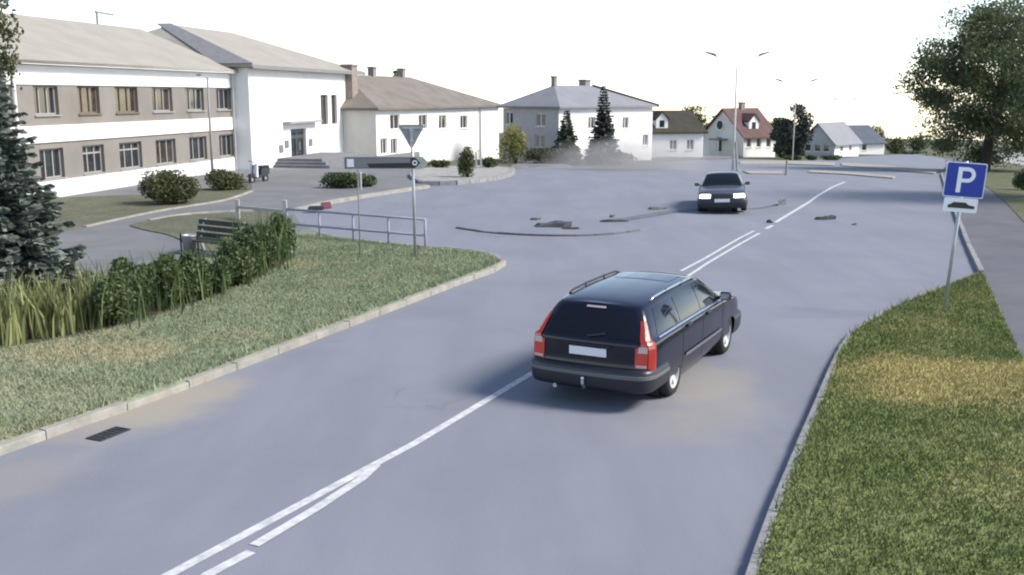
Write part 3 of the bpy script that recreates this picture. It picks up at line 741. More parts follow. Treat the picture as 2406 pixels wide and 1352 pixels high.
# --- give-way sign (seen from behind) and arrow sign on one post
def rounded_tri(c, half, h, r=0.06):
    pts = [(-half, 0), (half, 0), (0, -h)]; out = []
    for i in range(3):
        a, b, q = Vector(pts[i - 1]), Vector(pts[i]), Vector(pts[(i + 1) % 3])
        da, dq = (a - b).normalized(), (q - b).normalized()
        p0, p1 = b + da * r * 1.6, b + dq * r * 1.6
        out += [p0, p0.lerp(p1, .5).lerp(b, .35), p1]
    return [(c[0] + p.x, c[1], c[2] + p.y) for p in out]
p = G(976, 612); zt_, zp_ = height_to(p, 293), height_to(p, 352)
k = pxsize(p)
t = thing('give_way_sign', 'grey back of a triangular give way sign, point down, on tall post', 'road sign', p)
MB().tube([(0, 0, -.1), (-.03, 0, zt_ - .04)], .038, 10).build('post', M['galv'], t, smooth=True)
hw = 33 * k
MB().prism(rounded_tri((-.04, -.05, zt_), hw, zt_ - zp_), (0, -.008, 0)).build('sign_plate', M['sign_back'], t)
MB().prism(rounded_tri((-.04, -.038, zt_ - .03), hw * .98, .16, .02), (0, -.008, 0))
MB().box(-hw * .75, hw * .68, -.072, -.06, zt_ - .10, zt_ - .06).box(-.07, -.01, -.074, -.06, zp_ + .05, zt_ - .1).build('stiffener', M['galv'], t)
MB().prism([(-.04 - hw, -.046, zt_), (-.04 + hw, -.046, zt_), (-.04, -.046, zp_)], (0, .004, 0)).build('sign_face', M['sign_white'], t)
MB().box(-.085, .02, -.085, .05, zt_ - .16, zt_ - .12).box(-.085, .02, -.085, .05, zt_ - .42, zt_ - .38).build('clamp', M['galv'], t)

z1_, z0_ = height_to(p, 368), height_to(p, 397); xl, xr = (812 - 976) * k, (1012 - 976) * k
t = thing('arrow_sign', 'long white edged direction sign with dark arrow tip pointing right', 'road sign', p)
zm = (z0_ + z1_) / 2; hh = (z1_ - z0_) / 2
yb = -.062
def out(x0, x1, ins, y):
    return [(x0 + ins, y, z0_ + ins), (x1 - hh - ins * .4, y, z0_ + ins), (x1 - ins * 1.5, y, zm), (x1 - hh - ins * .4, y, z1_ - ins), (x0 + ins, y, z1_ - ins)]
MB().prism(out(xl, xr, 0, yb), (0, -.02, 0)).build('sign_plate', M['rail_white'], t)
MB().prism(out(xl, xr - .17, .022, yb - .0215), (0, -.003, 0)).build('dark_panel', M['sign_black'], t)
MB().prism([(xl + .03, yb - .026, z0_ + .03), (xl + .62, yb - .026, z0_ + .03), (xl + .56, yb - .026, zm - .02), (xr - .45, yb - .026, zm - .0), (xr - .45, yb - .026, z1_ - .035), (xl + .03, yb - .026, z1_ - .035)], (0, -.002, 0)).build('grey_panel', M['sign_grey'], t)
MB().box(xl + .07, xl + .24, yb - .031, yb - .029, z0_ + .05, z1_ - .06).build('pictogram_panel', M['sign_white'], t)
MB().lathe([(.035, -.002), (.065, -.002), (.065, .0), (.035, .0)], 'y', (xr - .34, yb - .027, zm), 20).build('ring', M['sign_white'], t)
for x in (xl + .32, -.03):
    MB().box(x - .03, x + .03, -.045, .045, zm - .02, zm + .02).build('clamp', M['galv'], t)
p2_ = Vector((p.x + xl + .32, p.y, p.z))
MB().tube([(xl + .32, 0, -.1), (xl + .32, 0, z1_)], .016, 8).build('post', M['sign_back'], t, smooth=True)

# --- low pipe railing at the kerb
ra, rb = G(676, 560), G(1000, 590)
t = thing('pipe_railing', 'low lilac grey pipe railing with two rails along the kerb', 'railing', ra)
Lr = rb - ra
for k in range(5):
    q = Lr * (k / 4); MB().tube([(q.x, q.y, -.1), (q.x, q.y, .86)], .032, 8).build('post', M['rail_blue'], t, smooth=True)
for z in (.42, .85): MB().tube([(0, 0, z), (Lr.x, Lr.y, z)], .034, 8).build('rail', M['rail_blue'], t, smooth=True)
wa, wb = G(672, 548), G(560, 522)
t = thing('barrier_rail', 'single whitish rail on two posts left of the pipe railing', 'railing', wa)
Lr = wb - wa
for k in (0, 1):
    q = Lr * k; MB().box(q.x - .06, q.x + .06, q.y - .06, q.y + .06, -.1, .75 if k else 1.0).build('post', M['rail_white'], t, bevel=.01)
MB().bar((0, 0, .66), (Lr.x, Lr.y, .50), .08, .1).build('rail', M['rail_white'], t, bevel=.01)
p = G(848, 452)
t = thing('marker_post', 'thin pale marker post in front of the clipped hedge', 'post', p)
MB().tube([(0, 0, 0), (0, 0, .8)], .05, 8).build('post', M['rail_white'], t); MB().lathe([(.001, .8), (.07, .8), (.05, .86), (.001, .88)], n=8).build('cap', M['galv'], t)

# --- bench
bp_ = G(520, 603)
t = thing('park_bench', 'dark slatted park bench seen from behind over the shrubs', 'bench', bp_, R(-34))
for z, w in ((.52, .12), (.68, .12), (.84, .13)):
    MB().bar((-.95, .02 + (z - .5) * .3, z), (.95, .02 + (z - .5) * .3, z), .035, w).build('backrest_slat', M['wood_dark'], t, bevel=.006)
for y in (-.08, -.22, -.36, -.50):
    MB().bar((-.95, y, .44), (.95, y, .44), .11, .04).build('seat_slat', M['wood_dark'], t, bevel=.006)
for x in (-.75, .75):
    MB().bar((x, .12, -.05), (x, -.04, .42), .06, .06).bar((x, 0, .38), (x, .16, .93), .05, .05).bar((x, -.5, -.05), (x, -.46, .42), .06, .06).bar((x, -.55, .40), (x, .0, .40), .05, .05).build('leg', M['galv'], t)
# --- litter bin beside the bench
p = G(447, 604)
t = thing('litter_bin', 'small grey litter bin at the end of the bench', 'bin', p)
MB().lathe([(.001, .12), (.15, .12), (.19, .55), (.2, .56), (.19, .58), (.17, .56), (.13, .2)], n=14).build('bucket', M['galv'], t, smooth=True)
MB().tube([(-.22, 0, 0), (-.22, 0, .62)], .022, 6).tube([(.22, 0, 0), (.22, 0, .62)], .022, 6).bar((-.22, 0, .4), (.22, 0, .4), .02, .03).build('stand', M['black_plastic'], t)

# --- parking sign
p = G(2216, 742); pt_ = height_to(p, 381); k = pxsize(p)
lean = (2248 - 2216) * k / height_to(p, 512)   # the post leans to the right
t = thing('parking_sign', 'blue parking sign with white letter and small plate on leaning post', 'road sign', p)
t.rotation_euler = (0, math.atan(lean) * .52, R(-4))
Hs = pt_
MB().tube([(0, 0, -.15), (0, 0, Hs + .02)], .034, 10).build('post', M['galv'], t, smooth=True)
S = .64 * 1.0
SP_ = 94 * k
yb = -.055
def rrect(x0, x1, z0, z1, y, r=.03):
    o = []
    for cx, cz, a0 in ((x1 - r, z0 + r, -90), (x1 - r, z1 - r, 0), (x0 + r, z1 - r, 90), (x0 + r, z0 + r, 180)):
        for q in range(4): a = R(a0 + q * 30); o.append((cx + r * math.cos(a), y, cz + r * math.sin(a)))
    return o
zb_ = Hs - SP_ * .88
MB().prism(rrect(-SP_ / 2, SP_ / 2, zb_, Hs, yb), (0, -.012, 0)).build('sign_plate', M['sign_white'], t)
MB().prism(rrect(-SP_ / 2 + .016, SP_ / 2 - .016, zb_ + .016, Hs - .016, yb - .0125), (0, -.003, 0)).build('blue_panel', M['sign_blue'], t)
# letter P as solid outline: stem and bowl
c = MB(); yy = yb - .0165
sx0, sx1 = -.20 * SP_, -.09 * SP_; lz0, lz1 = zb_ + .12 * SP_, Hs - .12 * SP_
c.box(sx0, sx1, yy - .003, yy, lz0, lz1)
bx_, bz_, ro, ri = .05 * SP_, lz1 - .19 * SP_, .19 * SP_, .095 * SP_
N_ = 12; oo, ii = [(sx1, yy, lz1)], [(sx1, yy, bz_ + ri)]
for q in range(N_ + 1):
    a = R(90 - 180 * q / N_); oo.append((bx_ + ro * math.cos(a), yy, bz_ + ro * math.sin(a))); ii.append((bx_ + ri * math.cos(a), yy, bz_ + ri * math.sin(a)))
oo.append((sx1, yy, bz_ - ro)); ii.append((sx1, yy, bz_ - ri))
for q in range(len(oo) - 1):
    c.prism([oo[q], oo[q + 1], ii[q + 1], ii[q]], (0, -.003, 0))
c.build('letter_p', M['sign_white'], t)
z1_ = zb_ - .012; z0_ = z1_ - .36 * SP_
MB().prism(rrect(-SP_ * .44, SP_ * .40, z0_, z1_, yb), (0, -.012, 0)).build('additional_plate', M['sign_white'], t)
# pictogram of a car on the small plate
cz_ = z0_ + .10 * SP_; w_ = SP_ * .66
MB().prism([(-w_ / 2, yb - .0125, cz_), (w_ / 2, yb - .0125, cz_), (w_ / 2, yb - .0125, cz_ + .07 * SP_), (w_ * .28, yb - .0125, cz_ + .09 * SP_), (w_ * .14, yb - .0125, cz_ + .15 * SP_), (-w_ * .30, yb - .0125, cz_ + .15 * SP_), (-w_ * .42, yb - .0125, cz_ + .09 * SP_), (-w_ / 2, yb - .0125, cz_ + .08 * SP_)], (0, -.003, 0)).build('car_pictogram', M['sign_black'], t)
for z in (Hs - .15, zb_ + .1, z0_ + .08): MB().box(-.05, .05, yb, .045, z - .015, z + .015).build('clamp', M['galv'], t)

# --- small posts at the far junction
for px, py, h, lab in ((1847, 412, .9, 'short grey post at the end of the far traffic island'), (1733, 402, 1.9, 'thin leaning grey post behind the silver car')):
    p = G(px, py); t = thing('bollard', lab, 'post', p)
    MB().tube([(0, 0, -.1), (.02 * h - (.25 if h > 1 else 0), 0, h)], .07, 8).build('post', M['concrete'], t); MB().lathe([(.07, 0), (.16, 0), (.14, .06), (.07, .08)], n=10).build('foot', M['kerb_dark'], t)

# --- debris on the road
def scrap(name, label, px, py, L_, W_, H_, rz, m, seed):
    rr = random.Random(seed); p = G(px, py, .004 if not (1060 < px < 1545 and 520 < py < 558) else .04)
    pts = []; n = 8
    for i in range(n):
        a = 2 * math.pi * i / n; r = rr.uniform(.4, 1.0)
        pts.append((math.cos(a) * L_ / 2 * r, math.sin(a) * W_ / 2 * r))
    mb = MB(); v = [(x, y, 0) for x, y in pts] + [(x * .9 + .05 * L_, y * .7, H_ * rr.uniform(.2, 1.0)) for x, y in pts] + [(.1 * L_, 0, H_ * .6)]
    f = [(i, (i + 1) % n, n + (i + 1) % n, n + i) for i in range(n)] + [(n + i, n + (i + 1) % n, 2 * n) for i in range(n)] + [tuple(range(n))[::-1]]
    mb.add(v, f)
    o = mb.build(name, m); o.location = p; o.rotation_euler = (0, 0, rz)
    return tag(o, label, 'debris')
scrap('debris_piece', 'long grey torn strip lying between silver car and centre line', 1835, 482, 1.15, .28, .28, 1.0, M['scrap_grey'], 1)
scrap('debris_piece', 'dark flat panel piece lying right of the centre line', 1937, 516, .85, .4, .16, .15, M['scrap_dark'], 2)
scrap('debris_piece', 'small dark fragment at the gap of the centre line', 1808, 524, .28, .22, .12, 0, M['scrap_dark'], 3)
scrap('debris_piece', 'small grey fragment farthest right on the road', 2005, 529, .28, .22, .08, 0, M['scrap_grey'], 4)
scrap('debris_piece', 'grey bent sheet on the near edge of the low island', 1300, 536, 1.5, .7, .20, -.2, M['scrap_grey'], 5)
scrap('debris_piece', 'dark pointed strip beside the bent sheet on low island', 1335, 541, .8, .3, .07, -.1, M['scrap_dark'], 6)
scrap('debris_piece', 'long dark flattened strip on the right of low island', 1445, 524, 1.5, .42, .10, 0.1, M['scrap_dark'], 7)
scrap('debris_piece', 'tiny grey fragment beyond the right half of low island', 1438, 511, .3, .25, .12, 0, M['scrap_grey'], 8)
scrap('debris_piece', 'two pronged grey fragment beyond the left half of low island', 1258, 517, .55, .28, .10, 0.3, M['scrap_grey'], 9)
scrap('debris_piece', 'flat grey piece on the tyre mark left of silver car', 1545, 492, .9, .5, .09, .2, M['scrap_grey'], 10)
p = G(752, 500, .1)
t = thing('broken_bumper', 'red and black broken piece lying behind the pipe railing', 'debris', p, .2)
MB().prism([(-.45, -.13, 0), (.1, -.16, 0), (.15, .12, .0), (-.4, .15, 0)], (0.05, 0, .14)).build('dark_part', M['scrap_dark'], t, bevel=.03)
MB().prism([(.0, -.15, .0), (.42, -.08, .05), (.40, .12, .2), (.05, .15, .18)], (0, 0, .08)).build('red_part', M['scrap_red'], t, bevel=.03)
# --- drain grate
p = G(255, 1021)
t = thing('drain_grate', 'dark iron drain grate by the left kerb', 'drain', (p.x, p.y, .002), -math.atan2(NX, NY))
MB().box(-.10, .10, -.22, .22, -.05, .003).build('pit', M['rubber'], t)
fr = MB().box(-.125, -.10, -.245, .245, -.03, .012).box(.10, .125, -.245, .245, -.03, .012).box(-.10, .10, -.245, -.22, -.03, .012).box(-.10, .10, .22, .245, -.03, .012).build('grate_frame', M['scrap_dark'], t)
for k in range(6): MB().box(-.10, .10, -.20 + k * .073, -.165 + k * .073, -.03, .009).build('grate_bar', M['scrap_dark'], t)

# --- parked scooter at the corner of the white block
p = G(608, 432)
t = thing('motor_scooter', 'small dark scooter with white front shield parked by the white block', 'scooter', p, R(160))
for y in (-.55, .55):
    w = MB().lathe([(.10, -.05), (.19, -.06), (.235, -.03), (.235, .03), (.19, .06), (.10, .05)], 'x', (0, y, .235), 18).build('wheel', M['rubber'], t, smooth=True)
    MB().lathe([(.001, -.03), (.13, -.03), (.13, .03), (.001, .03)], 'x', (0, y, .235), 14).build('rim', M['galv'], w)
MB().prism([(-.14, -.75, .42), (-.14, -.2, .30), (-.14, .25, .26), (-.14, .25, .34), (-.14, -.05, .42), (-.14, -.12, .72), (-.14, -.8, .74)], (.28, 0, 0)).build('body', M['scrap_dark'], t, bevel=.04)
MB().box(-.15, .15, -.75, -.08, .74, .84).build('seat', M['black_plastic'], t, bevel=.04)
MB().prism([(-.2, .28, .30), (-.2, .42, .34), (-.2, .36, .98), (-.2, .28, 1.0)], (.4, 0, 0)).build('front_shield', M['sign_white'], t, bevel=.04)
MB().tube([(0, .56, .3), (0, .36, 1.02)], .03, 8).tube([(-.32, .28, 1.08), (0, .36, 1.04), (.32, .28, 1.08)], .018, 6).build('handlebar', M['black_plastic'], t)
MB().lathe([(.001, .09), (.07, .07), (.08, .0), (.06, -.05), (.001, -.06)], 'y', (0, .42, .95), 12).build('headlight', M['sign_white'], t)
MB().prism([(-.08, .36, .5), (-.08, .7, .5), (-.08, .8, .36), (-.08, .74, .36), (-.08, .55, .46), (-.08, .36, .44)], (.16, 0, 0)).build('mudguard', M['scrap_dark'], t)

# ------------------------------------------------------------------ cars
def pchip(x, y, xn):
    x = np.asarray(x, float); y = np.asarray(y, float); h = np.diff(x); d = np.diff(y) / h
    m = np.zeros(len(x)); m[0], m[-1] = d[0], d[-1]
    for i in range(1, len(x) - 1):
        if d[i - 1] * d[i] > 0:
            w1, w2 = 2 * h[i] + h[i - 1], h[i] + 2 * h[i - 1]; m[i] = (w1 + w2) / (w1 / d[i - 1] + w2 / d[i])
    xn = np.clip(xn, x[0], x[-1]); k = np.clip(np.searchsorted(x, xn) - 1, 0, len(x) - 2); t = (xn - x[k]) / h[k]
    return (2*t**3 - 3*t**2 + 1) * y[k] + (t**3 - 2*t**2 + t) * h[k] * m[k] + (-2*t**3 + 3*t**2) * y[k+1] + (t**3 - t**2) * h[k] * m[k+1]

class CarBody:
    def __init__(s, st, rear_lean, front_lean, crown, rear_bulge, front_bulge):
        s.st = np.array(st, float); s.rl, s.fl = rear_lean, front_lean; s.crown = crown; s.rb, s.fb = rear_bulge, front_bulge
        s.y0, s.y1 = s.st[0, 0], s.st[-1, 0]
    def P(s, y, t):
        """point on the right half of the body skin at station y, section parameter t (0 belly .. 11 roof centre)"""
        zb, w, zs, zt, wt = [float(pchip(s.st[:, 0], s.st[:, c], np.array([y]))[0]) for c in range(1, 6)]
        gh = zt - zs; cr = s.crown
        px = [0, w - .14, w - .045, w, w, w - .015, w - .055, (w - .055 + wt + .03) / 2 + .012, wt + .03, wt - .035, wt * .5, 0]
        pz = [zb, zb, zb + .07, zb + .28, zs - .13, zs - .02, zs + min(.02, gh * .25), zs + gh * .40, zs + gh * .80, zs + gh * .97, zt + cr * .75, zt + cr]
        tt = np.arange(12.0)
        x = float(pchip(tt, px, np.array([t]))[0]); z = float(pchip(tt, pz, np.array([t]))[0])
        ln = 0.0
        if s.rl: ln += max(0.0, 1 - (y - s.y0) / 1.1) * float(np.interp(z, s.rl[0], s.rl[1]))
        if s.fl: ln -= max(0.0, 1 - (s.y1 - y) / .8) * float(np.interp(z, s.fl[0], s.fl[1]))
        return Vector((x, y + ln, z))
    def cap(s, sx, t, rear=True):
        p = s.P(s.y0 if rear else s.y1, t); b = (s.rb if rear else s.fb) * (1 - abs(sx) ** 2.5)
        return Vector((p.x * sx, p.y - b if rear else p.y + b, p.z))
    def t_at(s, y, z):
        lo, hi = 1.0, 10.9
        for _ in range(40):
            m = (lo + hi) / 2
            if s.P(y, m).z < z: lo = m
            else: hi = m
        return lo
    def mesh(s, ny=56, sub=4, nc=12):
        ys = np.unique(np.concatenate([np.linspace(s.y0, s.y1, ny), s.st[:, 0]])); ts = np.linspace(0, 11, 11 * sub + 1)
        bm = bmesh.new(); grid = [[s.P(y, t) for t in ts] for y in ys]
        for sgn in (1, -1):
            vs = [[bm.verts.new((p.x * sgn, p.y, p.z)) for p in row] for row in grid]
            for i in range(len(ys) - 1):
                for j in range(len(ts) - 1):
                    bm.faces.new((vs[i][j], vs[i][j+1], vs[i+1][j+1], vs[i+1][j]))
        for rear in (True, False):
            vs = [[bm.verts.new(s.cap(-1 + 2 * k / nc, t, rear)) for k in range(nc + 1)] for t in ts]
            for i in range(len(ts) - 1):
                for k in range(nc): bm.faces.new((vs[i][k], vs[i][k+1], vs[i+1][k+1], vs[i+1][k]))
        bmesh.ops.remove_doubles(bm, verts=bm.verts, dist=0.0008)
        bmesh.ops.dissolve_degenerate(bm, edges=bm.edges, dist=0.0005)
        bmesh.ops.recalc_face_normals(bm, faces=bm.faces)
        me = bpy.data.meshes.new('body'); bm.to_mesh(me); bm.free(); return me
    def patch(s, fn, a, b, c, d, nu=8, nv=6, off=.006, mb=None, ref=None):
        """skin-hugging plate: corners a,b (low edge) c,d (high edge) in fn's two parameters"""
        mb = mb or MB(); e = 1e-3; rows = []
        for j in range(nv + 1):
            r = []
            for i in range(nu + 1):
                fu, fv = i / nu, j / nv
                q = [(a[k] * (1 - fu) + b[k] * fu) * (1 - fv) + (d[k] * (1 - fu) + c[k] * fu) * fv for k in (0, 1)]
                p = fn(*q); n = (fn(q[0] + e, q[1]) - p).cross(fn(q[0], q[1] + e) - p)
                if n.length < 1e-12: n = Vector((0, 0, 1e-6))
                n.normalize()
                if n.dot(p - Vector((0, p.y * .75, .6))) < 0: n = -n
                r.append(p + n * off)
            rows.append(r)
        base = len(mb.v)
        for r in rows: mb.v += [tuple(p) for p in r]
        for j in range(nv):
            for i in range(nu):
                k = base + j * (nu + 1) + i; mb.f.append((k, k + 1, k + nu + 2, k + nu + 1)); mb.mi.append(0)
        return mb
def mirror_x(mb):
    q = MB(); q.v = [(-x, y, z) for x, y, z in mb.v]; q.f = [f[::-1] for f in mb.f]; q.mi = list(mb.mi); return q
def bool_cut(o, cutters):
    mods = []
    for mb in cutters:
        c = mb.build('cutter', None); m = o.modifiers.new('cut', 'BOOLEAN'); m.operation = 'DIFFERENCE'; m.object = c; m.solver = 'EXACT'; mods.append(c)
    dg = bpy.context.evaluated_depsgraph_get(); dg.update()
    me = bpy.data.meshes.new_from_object(o.evaluated_get(dg)); o.modifiers.clear(); old = o.data; o.data = me
    if old.users == 0: bpy.data.meshes.remove(old)
    for c in mods:
        cm = c.data; bpy.data.objects.remove(c); bpy.data.meshes.remove(cm)
def bumper_ring(plan, prof):
    """plan: outline points (x,y) left to right round the car's end; prof: (outward offset, z)"""
    mb = MB(); n = len(plan); rows = []
    for o_, z in prof:
        r = []
        for i, p in enumerate(plan):
            a, b = Vector(plan[max(i - 1, 0)]), Vector(plan[min(i + 1, n - 1)]); d = (b - a).normalized(); nn = Vector((d.y, -d.x))
            r.append((p[0] + nn.x * o_, p[1] + nn.y * o_, z))
        rows.append(r)
    base = 0; mb.v = [p for r in rows for p in r]
    for j in range(len(prof) - 1):
        for i in range(n - 1): mb.f.append((j * n + i, j * n + i + 1, (j + 1) * n + i + 1, (j + 1) * n + i)); mb.mi.append(0)
    return mb
def wheel(parent, x, y, r, m_rim, width=.2, spokes=5):
    s = 1 if x > 0 else -1
    w = thing('wheel', None, None, (x, y, r)); w.parent = parent
    h = width / 2
    MB().lathe([(r * .60, -h * .8), (r * .66, -h), (r * .9, -h), (r, -h * .6), (r, h * .6), (r * .9, h), (r * .66, h), (r * .60, h * .8)], 'x', (0, 0, 0), 32).build('tyre', M['rubber'], w, smooth=True)
    mb = MB().lathe([(r * .62, s * h * .55), (r * .66, s * h * .95), (r * .60, s * h * .95), (r * .56, s * h * .4), (r * .56, -s * h * .6)], 'x', (0, 0, 0), 32)
    mb.lathe([(.001, s * h * .75), (r * .14, s * h * .72), (r * .18, s * h * .45)], 'x', (0, 0, 0), 16)
    for k in range(spokes):
        a = 2 * math.pi * k / spokes + .3
        mb.bar((s * h * .55, math.cos(a) * r * .1, math.sin(a) * r * .1), (s * h * .62, math.cos(a) * r * .61, math.sin(a) * r * .61), r * .24, .03, up=(1, 0, 0))
    mb.build('rim', m_rim, w)
    MB().lathe([(.001, s * h * .2), (r * .56, s * h * .2)], 'x', (0, 0, 0), 24).build('brake_disc', M['scrap_grey'], w)
    return w
M['car_navy'] = mat('black_blue_car_paint', (0.005, 0.006, 0.016), 0.2, coat=0.2, spec=0.35)
M['car_silver'] = mat('silver_grey_car_paint', (0.075, 0.078, 0.09), 0.36, metal=0.3, coat=0.35, var=0.1, vscale=2)
M['car_glass'] = mat('tinted_car_glass', (0.008, 0.011, 0.018), 0.04, spec=0.28)
M['bumper_dark'] = mat('dark_bumper_plastic', (0.016, 0.017, 0.024), 0.38, spec=0.5)
M['bumper_strip'] = mat('grey_bumper_strip', (0.11, 0.115, 0.125), 0.45)
M['tail_red'] = mat('red_tail_lamp', (0.19, 0.018, 0.016), 0.25, coat=0.5, emit=(1, .08, .05), estr=0.06)
M['tail_clear'] = mat('clear_tail_lamp', (0.55, 0.42, 0.40), 0.2, coat=0.7)
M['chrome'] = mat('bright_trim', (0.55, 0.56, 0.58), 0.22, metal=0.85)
M['rim'] = mat('silver_alloy', (0.62, 0.62, 0.64), 0.4, metal=0.2)
M['plate'] = mat('white_number_plate', (0.72, 0.72, 0.74), 0.5)
M['head_on'] = mat('lit_headlight', (0.8, 0.85, 0.9), 0.2, emit=(0.88, 0.94, 1.0), estr=5.0)
M['seam'] = mat('dark_panel_gap', (0.004, 0.004, 0.005), 0.8)

def build_estate(loc, rz, ky):
    t = thing('estate_car', 'black blue estate car with roof rails driving away in the near lane', 'car', loc, rz)
    st = [(-2.30, .34, .815, .93, 1.375, .600), (-2.18, .30, .865, .93, 1.395, .625), (-1.9, .22, .885, .935, 1.415, .640), (-1.5, .20, .89, .94, 1.43, .652), (-.6, .18, .895, .945, 1.445, .658),
          (.2, .18, .895, .94, 1.44, .652), (.42, .18, .895, .938, 1.415, .645), (.62, .18, .893, .935, 1.32, .665), (.95, .18, .89, .93, 1.115, .715), (1.16, .18, .89, .925, .995, .75),
          (1.35, .18, .885, .91, .965, .75), (1.8, .20, .875, .875, .925, .71), (2.12, .24, .84, .80, .85, .65), (2.26, .30, .78, .70, .745, .58)]
    st = [(y * ky, zb, w, zs, zs + (zt - zs) * .90, wt) for y, zb, w, zs, zt, wt in st]
    zk = lambda z: z if z < .94 else .94 + (z - .94) * .90
    cb = CarBody(st, ([.3, .5, .6, .9, .98, 1.40], [0, .0, .03, .05, .09, .40]), ([.3, .5, .7, .8], [0, 0, .03, .06]), .03, .07, .14)
    body = link('body', cb.mesh(), M['car_navy'], t, smooth=True)
    wy = 1.33 * ky; wr = .315
    cut = [MB().lathe([(.001, -.22), (.375, -.22), (.375, .30), (.001, .30)], 'x', (sx * .78, y, .33), 32) for sx in (1, -1) for y in (-wy, wy)]
    bool_cut(body, cut); body.data.polygons.foreach_set('use_smooth', [True] * len(body.data.polygons))
    for sx in (1, -1):
        for y in (-wy, wy):
            wheel(t, sx * .785, y, wr, M['rim'])
            MB().lathe([(.001, 0), (.374, 0), (.374, .2)], 'x', (sx * .56, y, .33), 24).build('wheel_arch_liner', M['rubber'], t)
            a = MB()
            for k in range(14):
                q0, q1 = math.pi * (k / 14) * 1.06 - .1, math.pi * ((k + 1) / 14) * 1.06 - .1
                for rr_ in ((.365, .405),):
                    a.quad(*[(sx * .898, y + math.cos(q) * r_, .33 + math.sin(q) * r_) for q, r_ in ((q0, rr_[0]), (q1, rr_[0]), (q1, rr_[1]), (q0, rr_[1]))])
    S = cb.P
    sp = lambda y, tt: S(y, tt)
    k = ky
    # side glass
    for nm, yb0, yb1, yt1, yt0 in (('rear_quarter_window', -1.98, -1.06, -1.06, -1.93), ('rear_door_window', -.97, -.10, -.10, -.97), ('front_door_window', -.02, .98, .44, -.02)):
        mb = cb.patch(sp, (yb0 * k, 6.25), (yb1 * k, 6.25), (yt1 * k, 8.15), (yt0 * k, 8.15), off=.004)
        mb.build(nm, M['car_glass'], t, smooth=True); mirror_x(mb).build(nm, M['car_glass'], t, smooth=True)
    # bright strip standing in for sky reflection on the shoulder, rub strip, door gaps
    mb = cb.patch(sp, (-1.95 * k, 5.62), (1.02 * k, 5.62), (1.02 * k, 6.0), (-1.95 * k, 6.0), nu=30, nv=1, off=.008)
    mb.build('shoulder_glint_strip', M['chrome'], t, smooth=True); mirror_x(mb).build('shoulder_glint_strip', M['chrome'], t, smooth=True)
    mb = cb.patch(sp, (-.90 * k, cb.t_at(0, .475)), (.92 * k, cb.t_at(0, .475)), (.92 * k, cb.t_at(0, .52)), (-.90 * k, cb.t_at(0, .52)), nu=20, nv=1, off=.016)
    mb.build('rub_strip', M['bumper_strip'], t); mirror_x(mb).build('rub_strip', M['bumper_strip'], t)
    for y in (-1.01, -.06, 1.0):
        mb = cb.patch(sp, ((y - .006) * k, 2.2), ((y + .006) * k, 2.2), ((y + .006) * k, 6.0), ((y - .006) * k, 6.0), nu=1, nv=12, off=.0025)
        mb.build('door_gap', M['seam'], t); mirror_x(mb).build('door_gap', M['seam'], t)
    for y in (-.86, .10):
        p = S(y * k, 4.75)
        for sx in (1, -1): MB().box(min(sx * (p.x - .01), sx * (p.x + .035)), max(sx * (p.x - .01), sx * (p.x + .035)), y * k, y * k + .2, p.z - .018, p.z + .018).build('door_handle', M['car_navy'], t, bevel=.008)
    # windscreen
    def top(y, q): return (lambda p: Vector((p.x * (1 if q > 0 else -1), p.y, p.z)))(S(y, 11 - abs(q)))
    mb = MB(); nq = 12; rows = []
    for y in np.linspace(.46, 1.12, 8):
        rows.append([top(y * k, -2.35 + 4.7 * i / nq) + Vector((0, .006, .008)) for i in range(nq + 1)])
    for j in range(7):
        for i in range(nq): mb.quad(rows[j][i], rows[j][i+1], rows[j+1][i+1], rows[j+1][i])
    mb.build('windscreen', M['car_glass'], t, smooth=True)
    # rear hatch: glass, lamps, plate, wiper
    ca = lambda sx, tt: cb.cap(sx, tt, True)
    y0 = cb.y0; T = lambda z: cb.t_at(y0, zk(z))
    cb.patch(ca, (-.86, T(.955)), (.86, T(.955)), (.84, T(1.325)), (-.84, T(1.325)), nu=14, nv=8, off=.006).build('rear_window', M['car_glass'], t, smooth=True)
    cb.patch(ca, (-.24, T(1.335)), (.24, T(1.335)), (.24, T(1.36)), (-.24, T(1.36)), nu=6, nv=1, off=.016).build('high_brake_lamp', M['tail_clear'], t)
    for sx in (1, -1):
        mb = cb.patch(ca, (sx * .80, T(.60)), (sx * 1.0, T(.60)), (sx * 1.0, T(.86)), (sx * .80, T(.86)), nu=4, nv=4, off=.012)
        cb.patch(ca, (sx * .885, T(.86)), (sx * 1.0, T(.86)), (sx * 1.0, T(1.20)), (sx * .95, T(1.20)), nu=3, nv=6, off=.012, mb=mb)
        side = cb.patch(sp, (y0, T(.60)), (y0 + .17, T(.60)), (y0 + .15, T(.90)), (y0, T(.90)), nu=3, nv=4, off=.012)
        cb.patch(sp, (y0, T(.90)), (y0 + .15, T(.90)), (y0 + .05, T(1.20)), (y0, T(1.20)), nu=3, nv=6, off=.012, mb=side)
        if sx < 0: side = mirror_x(side)
        mb.add(side.v, side.f)
        tl = mb.build('tail_lamp', M['tail_red'], t)
        mb = cb.patch(ca, (sx * .84, T(.80)), (sx * .995, T(.80)), (sx * .995, T(.88)), (sx * .86, T(.88)), nu=3, nv=2, off=.016); mb.build('reversing_lens', M['tail_clear'], tl)
        mb = cb.patch(ca, (sx * .82, T(.605)), (sx * .99, T(.605)), (sx * .99, T(.64)), (sx * .82, T(.64)), nu=3, nv=1, off=.016); mb.build('indicator_lens', M['tail_clear'], tl)
    p = ca(0, T(.78))
    MB().box(-.265, .265, p.y - .025, p.y - .004, .705, .82).build('number_plate', M['plate'], t, bevel=.006)
    MB().box(-.34, .34, p.y - .045, p.y + .03, .835, .87).build('boot_handle', M['car_navy'], t, bevel=.012)
    q0, q1 = ca(-.02, T(.97)), ca(.30, T(1.02))
